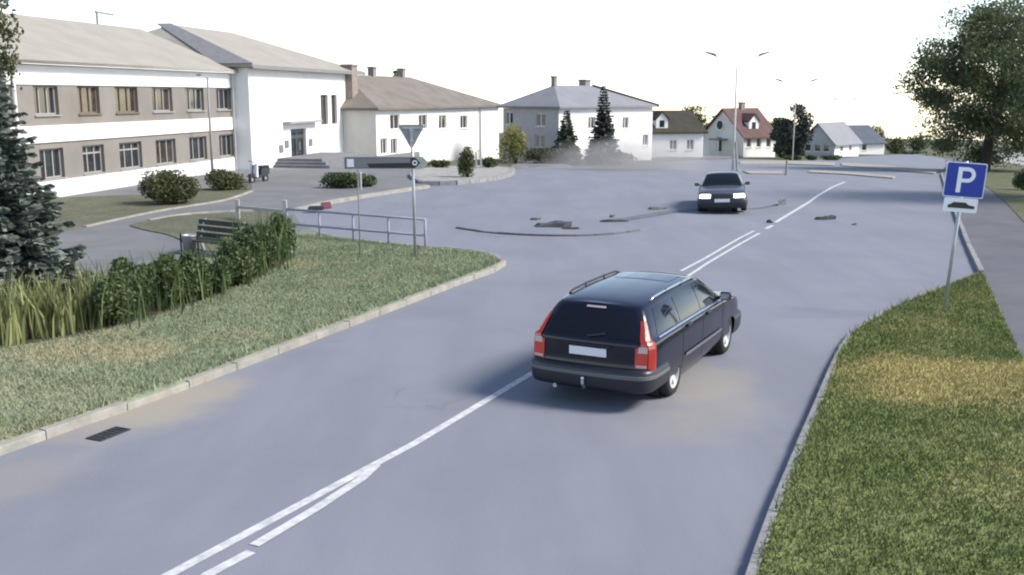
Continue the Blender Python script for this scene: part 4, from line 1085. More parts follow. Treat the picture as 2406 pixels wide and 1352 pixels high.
    MB().bar(q0 + Vector((0, -.03, 0)), q1 + Vector((0, -.03, 0)), .02, .02).build('rear_wiper', M['black_plastic'], t)
    mb = MB()
    cb.patch(ca, (-.83, T(.575)), (.83, T(.575)), (.83, T(.585)), (-.83, T(.585)), nu=8, nv=1, off=.004, mb=mb).build('boot_gap', M['seam'], t)
    # bumpers
    yb = cb.y0
    plan = [(-.895, yb + .62), (-.89, yb + .25), (-.86, yb + .05), (-.78, yb - .06), (-.55, yb - .11), (0, yb - .13), (.55, yb - .11), (.78, yb - .06), (.86, yb + .05), (.89, yb + .25), (.895, yb + .62)]
    plan = [tuple(v) for v in smooth_line([Vector((a, b, 0)) for a, b in plan], 2)]; plan = [(a, b) for a, b, _ in plan]
    bo = bumper_ring(plan, [(-.12, .27), (-.02, .27), (.012, .32), (.022, .44), (.022, .53), (.0, .575), (-.09, .585)]).build('rear_bumper', M['bumper_dark'], t, smooth=True)
    bumper_ring(plan, [(.02, .455), (.034, .46), (.034, .505), (.02, .51)]).build('bumper_strip', M['bumper_strip'], bo)
    yf = cb.y1
    plan2 = [(a, -(b - yb) + yf + .0) for a, b in plan][::-1]
    bumper_ring(plan2, [(-.12, .25), (-.02, .25), (.012, .32), (.022, .44), (.022, .52), (.0, .56), (-.09, .57)]).build('front_bumper', M['bumper_dark'], t, smooth=True)
    # exhaust, tow bar
    MB().tube([(-.45, yb + .2, .25), (-.45, yb - .10, .25)], .03, 10).build('exhaust_pipe', M['chrome'], t)
    tb = MB().tube([(0.0, yb + .1, .30), (0, yb - .16, .30), (0, yb - .21, .36), (0, yb - .21, .41)], .02, 8).lathe([(.001, -.026), (.02, -.018), (.026, 0), (.02, .018), (.001, .026)], 'z', (0, yb - .21, .43), 12)
    tb.build('tow_bar', M['chrome'], t)
    # roof rails
    for sx in (1, -1):
        pts = []
        for y in np.linspace(-1.65, .15, 9):
            p = S(y * k, 9.1); pts.append((sx * p.x, p.y, p.z + .030))
        a, b = S(-1.80 * k, 9.1), S(.30 * k, 9.1)
        rl = MB().tube([(sx * a.x, a.y, a.z + .005)] + pts + [(sx * b.x, b.y, b.z + .005)], .016, 8).build('roof_rail', M['chrome' if sx > 0 else 'black_plastic'], t, smooth=True)
        for y in (-1.0, -.3):
            p = S(y * k, 9.1); MB().tube([(sx * p.x, p.y, p.z - .01), (sx * p.x, p.y, p.z + .05)], .014, 6).build('rail_foot', M['black_plastic'], rl)
    # sunroof
    mb = MB(); rows = [[top(y * k, -1.3 + 2.6 * i / 6) + Vector((0, 0, .004)) for i in range(7)] for y in np.linspace(-.35, .22, 5)]
    for j in range(4):
        for i in range(6): mb.quad(rows[j][i], rows[j][i+1], rows[j+1][i+1], rows[j+1][i])
    mb.build('sunroof', M['car_glass'], t, smooth=True)
    # mirrors
    for sx in (1, -1):
        p = S(.86 * k, 6.3)
        q = MB().box(sx * (p.x + .13) - .085, sx * (p.x + .13) + .085, p.y - .02, p.y + .10, p.z + .0, p.z + .13).build('door_mirror', M['car_navy'], t, bevel=.03)
        MB().box(sx * (p.x + .13) - .07, sx * (p.x + .13) + .07, p.y - .026, p.y - .021, p.z + .02, p.z + .11).build('mirror_glass', M['chrome'], q)
        MB().bar((sx * (p.x - .01), p.y + .05, p.z + .02), (sx * (p.x + .08), p.y + .05, p.z + .05), .05, .05).build('mirror_arm', M['car_navy'], q)
    # front lamps (out of view from behind, part of the car)
    cf = lambda sx, tt: cb.cap(sx, tt, False); y1 = cb.y1; T1 = lambda z: cb.t_at(y1, z)
    for sx in (1, -1): cb.patch(cf, (sx * .55, T1(.56)), (sx * .97, T1(.56)), (sx * .97, T1(.67)), (sx * .55, T1(.67)), nu=5, nv=3, off=.01).build('headlight', M['tail_clear'], t)
    cb.patch(cf, (-.42, T1(.55)), (.42, T1(.55)), (.42, T1(.68)), (-.42, T1(.68)), nu=6, nv=3, off=.01).build('grille', M['black_plastic'], t)
    return t

Pr, Pf = G(1583, 930), G(1706, 831)
hd = (Pf - Pr); wb_ = hd.length; hd.normalize(); th = math.atan2(hd.x, hd.y)
rt = Vector((hd.y, -hd.x, 0))
print('estate wheelbase', wb_, 'heading', math.degrees(th))
build_estate((Pr + Pf) / 2 - rt * .88, -th, wb_ / 2.66)

def build_saloon(loc, rz, roll):
    t = thing('saloon_car', 'silver grey saloon car with lit headlights coming towards the camera', 'car', loc, rz)
    t.rotation_euler = (0, roll, rz)
    st = [(-2.25, .36, .74, .80, .88, .60), (-2.05, .30, .82, .88, .96, .66), (-1.5, .2, .85, .90, 1.0, .68), (-1.1, .18, .855, .91, 1.25, .62), (-.75, .18, .86, .915, 1.365, .57), (0, .18, .86, .91, 1.39, .575),
          (.3, .18, .86, .90, 1.365, .575), (.5, .18, .86, .895, 1.27, .60), (.8, .18, .858, .89, 1.06, .66), (.98, .18, .855, .885, .93, .70), (1.15, .18, .855, .88, .915, .70), (1.6, .18, .85, .85, .89, .69), (2.05, .22, .835, .79, .83, .66), (2.2, .30, .80, .73, .765, .62)]
    st = [(y, zb, w, zs * .95, zs * .95 + (zt - zs) * .90, wt) for y, zb, w, zs, zt, wt in st]
    cb = CarBody(st, ([.3, .6, .9], [0, .02, .05]), ([.3, .5, .75], [0, 0, .05]), .025, .06, .10)
    body = link('body', cb.mesh(), M['car_silver'], t, smooth=True)
    wy, wr = 1.32, .31
    bool_cut(body, [MB().lathe([(.001, -.22), (.365, -.22), (.365, .30), (.001, .30)], 'x', (sx * .75, y, .32), 32) for sx in (1, -1) for y in (-wy, wy)])
    body.data.polygons.foreach_set('use_smooth', [True] * len(body.data.polygons))
    for sx in (1, -1):
        for y in (-wy, wy):
            wheel(t, sx * .755, y, wr, M['rim'])
            MB().lathe([(.001, 0), (.364, 0), (.364, .2)], 'x', (sx * .53, y, .32), 24).build('wheel_arch_liner', M['rubber'], t)
    S = cb.P; sp = lambda y, tt: S(y, tt)
    for nm, a, b, c, d in (('rear_door_window', -1.0, -.20, -.20, -.78), ('front_door_window', -.12, .82, .32, -.12)):
        mb = cb.patch(sp, (a, 6.2), (b, 6.2), (c, 8.2), (d, 8.2), off=.004)
        mb.build(nm, M['car_glass'], t, smooth=True); mirror_x(mb).build(nm, M['car_glass'], t, smooth=True)
    def top(y, q): return (lambda p: Vector((p.x * (1 if q > 0 else -1), p.y, p.z)))(S(y, 11 - abs(q)))
    for nm, ya, yb, dy in (('windscreen', .33, .97, .006), ('rear_window', -1.42, -.80, -.006)):
        mb = MB(); rows = [[top(y, -2.4 + 4.8 * i / 12) + Vector((0, dy, .008)) for i in range(13)] for y in np.linspace(ya, yb, 8)]
        for j in range(7):
            for i in range(12): mb.quad(rows[j][i], rows[j][i+1], rows[j+1][i+1], rows[j+1][i])
        mb.build(nm, M['car_glass'], t, smooth=True)
    cf = lambda sx, tt: cb.cap(sx, tt, False); y1 = cb.y1; T = lambda z: cb.t_at(y1, z)
    for sx in (1, -1):
        hl = cb.patch(cf, (sx * .52, T(.575)), (sx * .97, T(.575)), (sx * .96, T(.69)), (sx * .52, T(.69)), nu=6, nv=3, off=.012).build('headlight', M['head_on'], t)
        cb.patch(cf, (sx * .49, T(.565)), (sx * .99, T(.565)), (sx * .98, T(.70)), (sx * .49, T(.70)), nu=6, nv=3, off=.007).build('headlight_surround', M['chrome'], hl)
    cb.patch(cf, (-.45, T(.565)), (.45, T(.565)), (.45, T(.69)), (-.45, T(.69)), nu=6, nv=3, off=.010).build('grille', M['black_plastic'], t)
    p = cf(0, T(.5)); 
    yb = -cb.y1
    plan = [(-.865, yb + .6), (-.86, yb + .25), (-.84, yb + .05), (-.76, yb - .06), (-.5, yb - .13), (0, yb - .16), (.5, yb - .13), (.76, yb - .06), (.84, yb + .05), (.86, yb + .25), (.865, yb + .6)]
    plan = [(a, b) for a, b, _ in smooth_line([Vector((a, b, 0)) for a, b in plan], 2)]
    planf = [(a, -b) for a, b in plan][::-1]
    fb = bumper_ring(planf, [(-.12, .20), (-.02, .20), (.012, .26), (.022, .40), (.022, .49), (.0, .54), (-.09, .55)]).build('front_bumper', M['bumper_dark'], t, smooth=True)
    MB().box(-.26, .26, cb.y1 + .15, cb.y1 + .20, .43, .535).build('number_plate', M['plate'], fb, bevel=.006)
    planr = [(a, b - (cb.y0 * -1 - cb.y1) * 1) for a, b in plan]
    bumper_ring(planr, [(-.12, .22), (-.02, .22), (.012, .28), (.022, .42), (.022, .51), (.0, .56), (-.09, .57)]).build('rear_bumper', M['bumper_dark'], t, smooth=True)
    cr = lambda sx, tt: cb.cap(sx, tt, True); T0 = lambda z: cb.t_at(cb.y0, z)
    for sx in (1, -1): cb.patch(cr, (sx * .55, T0(.62)), (sx * .98, T0(.62)), (sx * .98, T0(.78)), (sx * .55, T0(.78)), nu=4, nv=3, off=.01).build('tail_lamp', M['tail_red'], t)
    for sx in (1, -1):
        p = S(.72, 6.3)
        q = MB().box(sx * (p.x + .12) - .08, sx * (p.x + .12) + .08, p.y - .03, p.y + .09, p.z, p.z + .12).build('door_mirror', M['car_silver'], t, bevel=.03)
        MB().bar((sx * (p.x - .01), p.y + .03, p.z + .02), (sx * (p.x + .08), p.y + .03, p.z + .05), .05, .05).build('mirror_arm', M['black_plastic'], q)
    for y in (-.16, .85, -1.05):
        mb = cb.patch(sp, (y - .006, 2.2), (y + .006, 2.2), (y + .006, 6.0), (y - .006, 6.0), nu=1, nv=12, off=.0025)
        mb.build('door_gap', M['seam'], t); mirror_x(mb).build('door_gap', M['seam'], t)
    return t
p = G(1697, 503)
sh = Vector((-.20, -.98, 0)).normalized()          # where it drives to
build_saloon(p - sh * 2.2, -math.atan2(sh.x, sh.y), R(2.5))

# ------------------------------------------------------------------ vegetation
def unit(n, rng): v = rng.normal(size=(n, 3)); return v / np.linalg.norm(v, axis=1, keepdims=True)
def leaf_quads(C, size, rng, aspect=.6, droop=0.0):
    n = len(C); a = unit(n, rng); b = unit(n, rng); b -= (b * a).sum(1, keepdims=True) * a; b /= np.linalg.norm(b, axis=1, keepdims=True)
    if droop: a[:, 2] = a[:, 2] * (1 - droop) - droop * .5
    s = (size * rng.uniform(.6, 1.3, (n, 1)))
    a = a * s / 2; b = b * s / 2 * aspect
    return np.stack([C - a, C + b * .9 - a * .1, C + a, C - b * .9 - a * .1], 1).reshape(-1, 3)
def leafy_tree(name, label, p, H, crown_c, crown_r, m, seed, n_clusters=70, per=220, leaf=.2, trunk_r=.25, trunk_h=None, group=None, spread=.16, bark='bark', category='tree'):
    """trunk, limbs and a crown of leaf clumps with gaps; crown_c/crown_r local to the base"""
    rng = np.random.default_rng(seed); rr = random.Random(seed)
    t = thing(name, label, category, p, 0.0, group)
    c, r = np.array(crown_c), np.array(crown_r)
    d = unit(n_clusters, rng); rad = rng.uniform(.25, 1.0, (n_clusters, 1)) ** .5
    cl = c + d * rad * r
    pts = []
    for q in cl:
        k = int(per * rng.uniform(.5, 1.4)); s = spread * rng.uniform(.6, 1.3)
        pts.append(q + np.clip(rng.normal(size=(k, 3)), -1.7, 1.7) * r * s * np.array([1, 1, .62]))
    P = np.concatenate(pts)
    P = P[P[:, 2] > .12]
    np_mesh('crown', leaf_quads(P, leaf, rng), 4, m, t)
    th = trunk_h or H * .35
    mb = MB(); top = Vector((c[0], c[1], c[2] + r[2] * .5))
    b0 = Vector((0, 0, -.2)); b1 = Vector((c[0] * .2, c[1] * .2, th))
    mb.tube([b0, Vector((0, 0, .15)), b1.lerp(Vector((0, 0, 0)), .4), b1, b1.lerp(top, .5), top], [trunk_r * 1.5, trunk_r * 1.15, trunk_r, trunk_r * .85, trunk_r * .5, trunk_r * .12], 9)
    for q in rr.sample(list(cl), min(len(cl), 16)):
        q = Vector(q); s = b1.lerp(top, rr.uniform(0, .6)); mid = s.lerp(q, .5) + Vector((0, 0, rr.uniform(0, .1) * H))
        mb.tube([s, mid, q], [trunk_r * .42, trunk_r * .26, trunk_r * .07], 6, caps=False)
    mb.build('trunk', M[bark], t, smooth=True)
    return t
def shrub(name, label, p, rx, ry, h, m, seed, leaf=.12, n=900, group=None, stems=8, lumps=9, flat=False, category='shrub'):
    rng = np.random.default_rng(seed); t = thing(name, label, category, p, 0, group)
    pts = []
    for k in range(lumps):
        a = rng.uniform(0, 2 * math.pi); rr_ = rng.uniform(0, .62); c = np.array([math.cos(a) * rr_ * rx, math.sin(a) * rr_ * ry, h * rng.uniform(.35, .68)])
        s = rng.uniform(.34, .52); d = unit(n // lumps, rng); rad = rng.uniform(.55, 1.05, (n // lumps, 1))
        q = c + d * rad * np.array([rx * s, ry * s, h * s * .85]); pts.append(q)
    P = np.concatenate(pts); P = P[P[:, 2] > .02]
    P[:, 2] = np.minimum(P[:, 2], h * (1.0 if not flat else .9))
    np_mesh('foliage', leaf_quads(P, leaf, rng), 4, m, t)
    mb = MB()
    for k in range(stems):
        a = 2 * math.pi * k / stems + rng.uniform(-.3, .3); e = rng.uniform(.3, .7)
        mb.tube([(math.cos(a) * .05, math.sin(a) * .05, -.05), (math.cos(a) * rx * e * .5, math.sin(a) * ry * e * .5, h * .45), (math.cos(a) * rx * e, math.sin(a) * ry * e, h * .75)], [.025, .018, .008], 5, caps=False)
    mb.build('stems', M['bark'], t)
    return t
def blades(p, n, h, r, w, rng, lean=.35):
    """arched strap leaves from one clump; two faces each"""
    b = rng.normal(size=(n, 2)) * r * .5; a = rng.uniform(0, 2 * math.pi, n); ln = rng.uniform(.05, lean, n) * h; hh = h * rng.uniform(.55, 1.1, n)
    d = np.stack([np.cos(a), np.sin(a)], 1); tw = rng.uniform(0, math.pi, n); s = np.stack([np.cos(tw), np.sin(tw)], 1) * (w / 2)
    z = np.zeros(n)
    def row(off, zz, k): q = b + d * off[:, None]; return (np.column_stack([q - s * k, zz]), np.column_stack([q + s * k, zz]))
    r0, r1, r2 = row(z, z, 1.0), row(ln * .3, hh * .6, .9), row(ln, hh, .12)
    f = np.stack([r0[0], r0[1], r1[1], r1[0], r1[0], r1[1], r2[1], r2[0]], 1).reshape(-1, 3)
    return f
def strap_clump(name, label, p, n, h, r, m, seed, group=None, w=.035):
    rng = np.random.default_rng(seed); t = thing(name, label, 'plant', p, 0, group)
    np_mesh('leaves', blades(p, n, h, r, w, rng), 4, m, t)
    MB().lathe([(.001, -.05), (r * .35, -.05), (r * .28, .06), (.001, .10)], n=8).build('root_crown', M['bark_light'], t)
    return t
def conifer(name, label, p, H, R0, m, seed, whorls=26, per=9, twigs=26, tw=.32, base=.05, group=None, trunk=.09, wide=.34):
    """trunk with whorls of drooping branches carrying flat twig sprays"""
    rng = np.random.default_rng(seed); t = thing(name, label, 'tree', p, 0, group)
    Q = []; br = MB()
    for k in range(whorls):
        f = k / (whorls - 1); z0 = H * (base + (1 - base) * f ** 1.05); L = R0 * (1 - f) ** .85 * 1.0 + .06
        nb = max(4, int(per * (1 - f * .5)))
        for b in range(nb):
            a = 2 * math.pi * (b + rng.uniform(-.35, .35)) / nb + k * 1.1; l = L * rng.uniform(.72, 1.12)
            d = np.array([math.cos(a), math.sin(a)]); sag = -.10 - .16 * (1 - f)
            def at(s): return np.array([d[0] * l * s, d[1] * l * s, z0 + l * (sag * s + .20 * s * s)])
            if l > .25: br.tube([at(0), at(.5), at(.95)], [.018 + .012 * (1 - f), .012, .004], 4, caps=False)
            n = max(5, int(twigs * (.25 + .75 * (1 - f))))
            s = rng.uniform(.08, 1.0, n); side = np.where(rng.uniform(size=n) < .5, -1, 1)
            c = np.stack([at(x) for x in s]); per_ = np.array([-d[1], d[0], 0]); fw = np.array([d[0], d[1], 0])
            ln = tw * (1 - .45 * s) * rng.uniform(.6, 1.2, n) * (.45 + .55 * (1 - f))
            dirv = fw * .75 + per_ * side[:, None] * rng.uniform(.35, 1.0, n)[:, None] + np.array([0, 0, 1.0]) * rng.uniform(-.45, .15, n)[:, None]
            dirv /= np.linalg.norm(dirv, axis=1, keepdims=True)
            wv = np.cross(dirv, unit(n, rng)); wv /= np.linalg.norm(wv, axis=1, keepdims=True)
            e = dirv * ln[:, None]; w_ = wv * (ln * wide * .5)[:, None]
            Q.append(np.stack([c - w_ * .5, c + w_ * .5, c + e * .6 + w_ , c + e], 1)); Q.append(np.stack([c + w_ * .5, c - w_ * .5, c + e * .6 - w_, c + e], 1))
    np_mesh('crown', np.concatenate(Q).reshape(-1, 3), 4, m, t)
    br.build('branch', M['bark'], t, recalc=False)
    MB().tube([(0, 0, -.2), (0, 0, H * .5), (0, 0, H * .98)], [trunk, trunk * .6, .01], 8).build('trunk', M['bark'], t, smooth=True)
    return t

# --- big tree and neighbours on the right
p = G(2312, 404); k = pxsize(p)
Ht = height_to(p, -30)
leafy_tree('broadleaf_tree', 'big spreading green tree behind the parking sign', p, Ht, (40 * k, 0, height_to(p, 190)), (225 * k, 5.2, 190 * k), M['leaf_big'], 21, n_clusters=260, per=330, leaf=.22, trunk_r=.36, trunk_h=height_to(p, 300), spread=.115)
p = G(2560, 470); k = pxsize(p)
leafy_tree('broadleaf_tree', 'darker tree whose leaves enter at the right edge of the photo', p, height_to(p, -200), (0, 0, height_to(p, 110)), (190 * k, 3.4, 230 * k), M['leaf_dark'], 22, n_clusters=80, per=300, leaf=.16, trunk_r=.25, spread=.15)
p = G(2404, 452); k = pxsize(p)
shrub('clipped_shrub', 'dark rounded shrub on the right edge of the park grass', p, 26 * k, .7, height_to(p, 398), M['leaf_dark'], 23, leaf=.12, n=1600)
for i, (px, py, ty, w, lab) in enumerate(((2105, 362, 322, 30, 'low brownish bush beside the slate roofed house'), (2150, 360, 312, 38, 'dark green bush under the left edge of the big tree'), (2215, 362, 322, 45, 'dark bush behind the parking sign'), (2062, 352, 288, 26, 'pale grey green tree top beyond the slate roof'))):
    p = G(px, py); k = pxsize(p)
    shrub('bush', lab, p, w * k, w * k * .7, height_to(p, ty), M['leaf_olive'] if i != 1 else M['leaf_dark'], 30 + i, leaf=.35, n=1500)
# pale van behind the big tree
# --- far row of trees behind the houses
for i, (px, py, ty, w, mm, lab) in enumerate(((1863, 374, 250, 36, 'needle_dark', 'tall dark green tree between red roofed and pale houses'), (1836, 371, 272, 22, 'leaf_dark', 'narrow dark tree touching the red roofed house'), (1822, 360, 285, 26, 'leaf_olive', 'olive tree behind the red roof'))):
    p = G(px, py); k = pxsize(p); H_ = height_to(p, ty)
    leafy_tree('garden_tree', lab, p, H_, (0, 0, H_ * .54), (w * k, w * k * .8, H_ * .48), M[mm], 40 + i, n_clusters=40, per=120, leaf=.38, trunk_r=.14, spread=.2)
for i, (px, py, ty, w, lab) in enumerate(((1625, 362, 250, 42, 'olive tree top behind the low house'), (940, 372, 172, 24, 'pale tree top showing above the brown grey roof'), (1700, 356, 268, 60, 'olive tree mass behind the red roofed house'))):
    o_ = V3(-.3, .95, 0) * 14; q = G(px, py) + o_; q.z = gz(q.x, q.y); k = pxsize(q); q.x = ray(px, 300).x / ray(px, 300).y * q.y; H_ = height_to(q, ty)
    leafy_tree('background_tree', lab, q, H_, (0, 0, H_ * .62), (w * k, w * k * .8, H_ * .38), M['leaf_olive'], 50 + i, n_clusters=30, per=110, leaf=.35, trunk_r=.15, spread=.2)
for i, (px, w, py, lab) in enumerate(((1862, 34, 377, 'low black green hedge under the tall dark tree'), (1905, 16, 377, 'short dark hedge left of the pale house door'), (1950, 34, 377, 'long dark hedge before the pale house'))):
    p = G(px, py); k = pxsize(p); shrub('low_hedge', lab, p, w * k, .6, 12 * k, M['leaf_dark'], 60 + i, leaf=.25, n=700, flat=True, category='hedge')
p = G(2130, 363); k = pxsize(p); shrub('low_hedge', 'thin dark hedge strip below the far bushes', p, 45 * k, .6, 9 * k, M['leaf_dark'], 66, leaf=.25, n=700, flat=True, category='hedge')

# --- spruces, shrubs and hedge before the white houses
p = G(1416, 388); conifer('spruce', 'tall slim dark spruce before the blue grey roofed house', p, height_to(p, 204), 42 * pxsize(p), M['needle_dark'], 71, whorls=30, per=9, twigs=26, tw=.55, trunk=.08, wide=.8)
p = G(1330, 388); conifer('spruce', 'shorter greyish spruce left of the tall slim one', p, height_to(p, 262), 40 * pxsize(p), M['needle_pale'], 72, whorls=22, per=9, twigs=26, tw=.6, trunk=.08, wide=.8)
p = G(1212, 384); k = pxsize(p); shrub('yellow_shrub', 'loose yellow green shrub at the corner of the blue grey roofed house', p, 46 * k, 1.2, height_to(p, 290), M['leaf_yellow'], 73, leaf=.24, n=1500, lumps=12)
p = G(1290, 388); k = pxsize(p); shrub('clipped_hedge', 'long grey green hedge below the shorter spruce', p, 75 * k, 1.1, height_to(p, 345), M['leaf_olive'], 74, leaf=.2, n=2600, flat=True, lumps=16, category='hedge')
p = G(1430, 386); k = pxsize(p); shrub('clipped_hedge', 'low grey green hedge right of the tall slim spruce', p, 70 * k, 1.0, height_to(p, 358), M['leaf_olive'], 75, leaf=.2, n=2200, flat=True, lumps=16, category='hedge')
# --- planting bed with stones
bed = smooth_line(PX([(990, 436), (1090, 436), (1190, 420), (1208, 408), (1200, 400), (1120, 396), (1000, 402), (960, 418), (990, 436)]), 2)[:-1]
sheet('planting_bed', bed, 0.20, M['gravel'], 0.5)
kerb('planting_bed_edge', subdiv(bed + [bed[0]], .5), .25, -.1, .22, M['kerb_dark'], stone=.8)
p = G(1098, 426); k = pxsize(p); shrub('column_shrub', 'dark clipped column shrub on the stone bed', p + V3(0, 0, .18), 26 * k, .5, height_to(p, 346) - .18, M['leaf_olive'], 76, leaf=.14, n=1500)
p = G(1148, 402); k = pxsize(p); shrub('round_shrub', 'dark round shrub right of the column shrub', p + V3(0, 0, .18), 26 * k, .55, height_to(p, 362) - .3, M['leaf_dark'], 77, leaf=.14, n=1200)
p = G(1030, 402); k = pxsize(p); shrub('low_shrub', 'low grey shrub at the left end of the stone bed', p + V3(0, 0, .18), 34 * k, .5, height_to(p, 370) - .3, M['leaf_olive'], 78, leaf=.14, n=900)
p = G(1125, 404); t = thing('metal_post', 'two thin grey posts rising from the stone bed', 'post', p)
for dx in (-.15, .12): MB().tube([(dx, 0, 0), (dx, 0, height_to(p, 358))], .05, 6).build('post', M['galv'], t)
MB().bar((-.15, 0, 1.2), (.12, 0, 1.2), .04, .04).build('crossbar', M['galv'], t)
# --- bushes before the school
p = G(400, 486); k = pxsize(p); shrub('school_bush', 'big rounded olive bush before the school windows', p, 86 * k, 1.3, height_to(p, 402), M['leaf_olive'], 81, leaf=.11, n=10000, lumps=16, stems=12)
p = G(525, 452); k = pxsize(p); shrub('school_bush', 'lower olive bush right of the big rounded one', p, 60 * k, 1.1, height_to(p, 400), M['leaf_olive'], 82, leaf=.11, n=7000, lumps=14, stems=10)
p = G(802, 446); k = pxsize(p); shrub('clipped_hedge', 'flat topped dark green hedge left of the arrow sign', p, 78 * k, .8, height_to(p, 403), M['leaf_dark'], 83, leaf=.13, n=4200, lumps=18, flat=True, stems=12, category='hedge')
p = G(868, 443); k = pxsize(p); shrub('clipped_hedge', 'small dark hedge end right of the marker post', p, 20 * k, .6, height_to(p, 408), M['leaf_dark'], 84, leaf=.12, n=900, flat=True, category='hedge')
# --- left blue spruce and the tree behind it
p = G(5, 735); conifer('blue_spruce', 'dense blue green spruce at the left edge', p, height_to(p, 70), 205 * pxsize(p), M['needle_blue'], 91, whorls=36, per=15, twigs=70, tw=.40, base=.02, trunk=.14, wide=.62)
p = G(-70, 560); k = pxsize(p)
leafy_tree('broadleaf_tree', 'brownish green tree behind the blue spruce', p, height_to(p, -100), (0, 0, height_to(p, 60)), (125 * k, 1.8, 190 * k), M['leaf_olive'], 92, n_clusters=60, per=190, leaf=.16, trunk_r=.2, spread=.15)
# --- flower bed along the left verge
bed_l = [(-60, 815), (60, 800), (150, 785), (235, 765), (330, 735), (420, 705), (510, 672), (590, 640), (650, 612), (690, 590)]
adj = ['leftmost', 'second', 'third', 'fourth', 'fifth', 'sixth', 'seventh', 'eighth', 'ninth', 'tenth', 'eleventh', 'twelfth']
i = 0
for k_, (px, py, h) in enumerate(((-45, 830, 150), (18, 822, 140), (80, 806, 130), (140, 800, 120), (198, 785, 115), (50, 770, 120), (120, 762, 105), (215, 745, 110))):
    p = G(px, py, .1); strap_clump('strap_leaf_clump', adj[k_] + ' yellow green strap leaved clump counted from left in the flower bed', p, 95, h * pxsize(p) * 1.05, .30, M['blade_yellow'], 100 + k_, 'yellow green strap leaved clumps', w=.04)
order = ((258, 778, 130), (305, 762, 125), (350, 745, 130), (400, 735, 112), (452, 716, 112), (500, 700, 98), (548, 680, 92), (590, 660, 122), (628, 640, 120), (662, 618, 90))
for k_, (px, py, h) in enumerate(order):
    p = G(px, py, .1); kk = pxsize(p); hgt = h * kk * 1.0
    lab = adj[k_] + ' dark green shrub in the flower bed counted from the yellow clumps'
    t = shrub('bed_shrub', lab, p, 50 * kk, .58, hgt * (1.05 + .18 * math.sin(k_ * 2.3)), M['leaf_dark'] if k_ % 3 else M['leaf_mid'], 120 + k_, leaf=.10, n=4500, group='dark green bed shrubs', lumps=8)
    rng = np.random.default_rng(150 + k_)
    np_mesh('shoots', blades(p, 55, hgt * 1.15, .55, .028, rng, .45), 4, M['blade_green'], t)['kind'] = 'stuff'
for k_, (px, py, h) in enumerate(((470, 690, 78), (560, 650, 80), (640, 605, 75), (330, 738, 95))):
    p = G(px, py, .1); kk = pxsize(p)
    shrub('bed_shrub', ('paler shrub low at the back of the bed near the seventh dark shrub', 'paler shrub behind the eighth dark shrub of the bed', 'paler shrub at the right end of the flower bed', 'paler shrub behind the second dark shrub of the bed')[k_], p, 34 * kk, .4, h * kk, M['leaf_mid'], 170 + k_, leaf=.09, n=2200, lumps=7)
bs = smooth_line(PX([(-120, 845), (80, 822), (240, 792), (360, 758), (480, 718), (590, 674), (680, 622), (700, 605), (640, 600), (500, 655), (380, 690), (200, 720), (-120, 760), (-120, 862)]), 1)[:-1]
M['soil'] = mat('dark_soil', (0.055, 0.045, 0.03), 0.95, var=0.3, vscale=4, bump=.6, bscale=20)
sheet('flower_bed_soil', bs, .112, M['soil'], .05)

# --- grass blades on the verges
def in_poly(P, poly):
    x, y = P[:, 0], P[:, 1]; ins = np.zeros(len(P), bool); n = len(poly)
    for i in range(n):
        x0, y0 = poly[i].x, poly[i].y; x1, y1 = poly[i - 1].x, poly[i - 1].y
        c = ((y0 > y) != (y1 > y)) & (x < (x1 - x0) * (y - y0) / (y1 - y0 + 1e-12) + x0); ins ^= c
    return ins
def grass(name, label, poly, n, z, m, seed, h=.075, w=.016, pw=1.0):
    rng = np.random.default_rng(seed); xs = [p.x for p in poly]; ys = [p.y for p in poly]
    P = np.column_stack([rng.uniform(min(xs), max(xs), n * 3), min(ys) + (max(ys) - min(ys)) * rng.uniform(0, 1, n * 3) ** pw])
    P = P[in_poly(P, poly)][:n]; k = len(P)
    a = rng.uniform(0, math.pi, k); hh = h * rng.uniform(.4, 1.3, k); l = rng.uniform(-.8, .8, (k, 2)) * hh[:, None]
    s = np.column_stack([np.cos(a), np.sin(a)]) * w / 2
    V = np.stack([np.column_stack([P - s, np.full(k, z - .005)]), np.column_stack([P + s, np.full(k, z - .005)]), np.column_stack([P + l, z + hh])], 1).reshape(-1, 3)
    o = np_mesh(name, V, 3, m); return tag(o, label, 'grass', kind='stuff')
rpoly = PX([(2306, 648), (2200, 692), (2090, 740), (2002, 795), (1972, 850), (1932, 950), (1880, 1080), (1820, 1230), (1780, 1352), (1760, 1420), (2620, 1420), (2500, 1060), (2404, 864), (2340, 724)])
grass('grass_blades', 'short grass covering the right verge', rpoly, 90000, .10, M['grass'], 301, h=.055)
lpoly = PX([(-120, 1100), (0, 1058), (270, 964), (450, 900), (700, 804), (900, 729), (1020, 684), (1110, 650), (1180, 624), (1140, 603), (1000, 590), (800, 568), (745, 557), (695, 561), (690, 618), (590, 674), (480, 718), (360, 758), (240, 792), (80, 822), (-120, 845)])
grass('grass_blades', 'short grass covering the left verge', lpoly, 90000, .10, M['grass_left'], 302, h=.055)

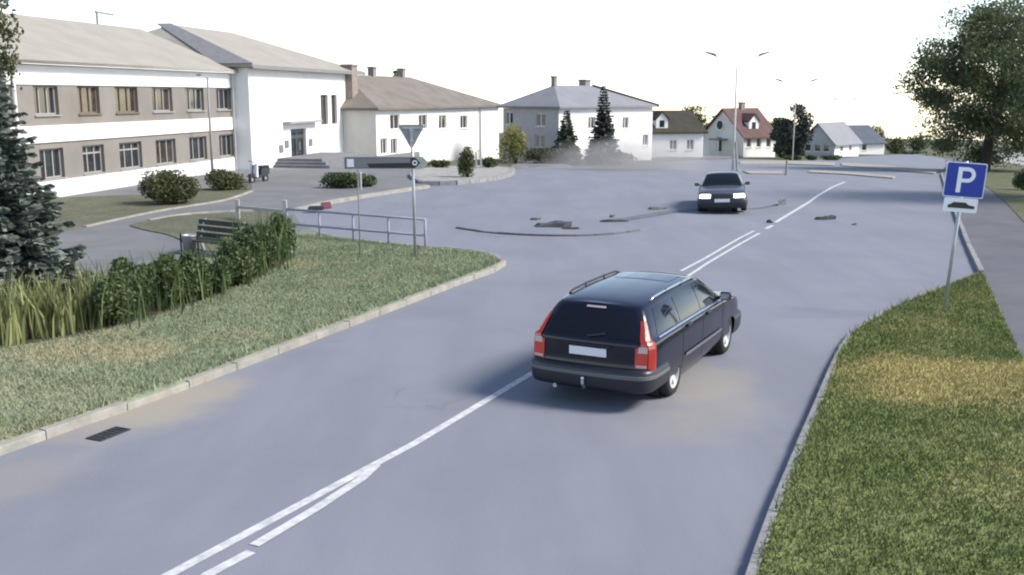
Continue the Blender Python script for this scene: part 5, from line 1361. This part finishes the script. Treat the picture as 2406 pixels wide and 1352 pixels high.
ledge = PX([(-60, 1084), (0, 1062), (270, 968), (450, 903), (700, 808), (900, 733), (1020, 687), (1110, 653), (1180, 628), (1168, 622), (1100, 646), (1010, 678), (890, 722), (690, 795), (440, 886), (260, 950), (0, 1042), (-60, 1063)])
grass('grass_blades', 'longer tufts of grass hanging over the left kerb', ledge, 9000, .10, M['grass_left'], 303, h=.13, w=.018)
redge = PX([(2200, 690), (2090, 737), (1998, 792), (1966, 850), (1926, 950), (1872, 1080), (1812, 1230), (1770, 1352), (1790, 1352), (1830, 1230), (1888, 1080), (1940, 950), (1980, 850), (2010, 797), (2094, 742), (2202, 696)])
grass('grass_blades', 'longer tufts of grass along the right kerb', redge, 7000, .10, M['grass'], 304, h=.13, w=.018)
# --- dust hanging over the far junction behind the silver car
def dust_cloud():
    c = G(1480, 400); k = pxsize(c)
    bm = bmesh.new(); bmesh.ops.create_icosphere(bm, subdivisions=3, radius=1.0); me = bpy.data.meshes.new('dust_cloud'); bm.to_mesh(me); bm.free()
    o = link('dust_cloud', me, None); o.location = (c.x, c.y, c.z + .1); o.scale = (275 * k, 4.5, 2.5); o.rotation_euler = (0, 0, .15)
    tag(o, 'thin pale dust hanging over the far side of the junction', 'dust', kind='stuff')
    m = bpy.data.materials.new('pale_dust'); m.use_nodes = True; nt = m.node_tree; N = nt.nodes; L = nt.links
    N.remove(N['Principled BSDF']); v = N.new('ShaderNodeVolumePrincipled'); v.inputs['Color'].default_value = (.86, .84, .83, 1); v.inputs['Anisotropy'].default_value = .2
    tc = N.new('ShaderNodeTexCoord'); ln = N.new('ShaderNodeVectorMath'); ln.operation = 'LENGTH'; L.new(tc.outputs['Object'], ln.inputs[0])
    nz = N.new('ShaderNodeTexNoise'); nz.inputs['Scale'].default_value = 2.2; nz.inputs['Detail'].default_value = 3; L.new(tc.outputs['Object'], nz.inputs['Vector'])
    ad = N.new('ShaderNodeMath'); ad.operation = 'ADD'; L.new(ln.outputs['Value'], ad.inputs[0]); L.new(nz.outputs['Fac'], ad.inputs[1])
    mr = N.new('ShaderNodeMapRange'); L.new(ad.outputs[0], mr.inputs['Value']); mr.inputs['From Min'].default_value = .5; mr.inputs['From Max'].default_value = 1.4; mr.inputs['To Min'].default_value = .45; mr.inputs['To Max'].default_value = 0.0
    L.new(mr.outputs['Result'], v.inputs['Density']); L.new(v.outputs[0], N['Material Output'].inputs['Volume'])
    me.materials.append(m)
dust_cloud()
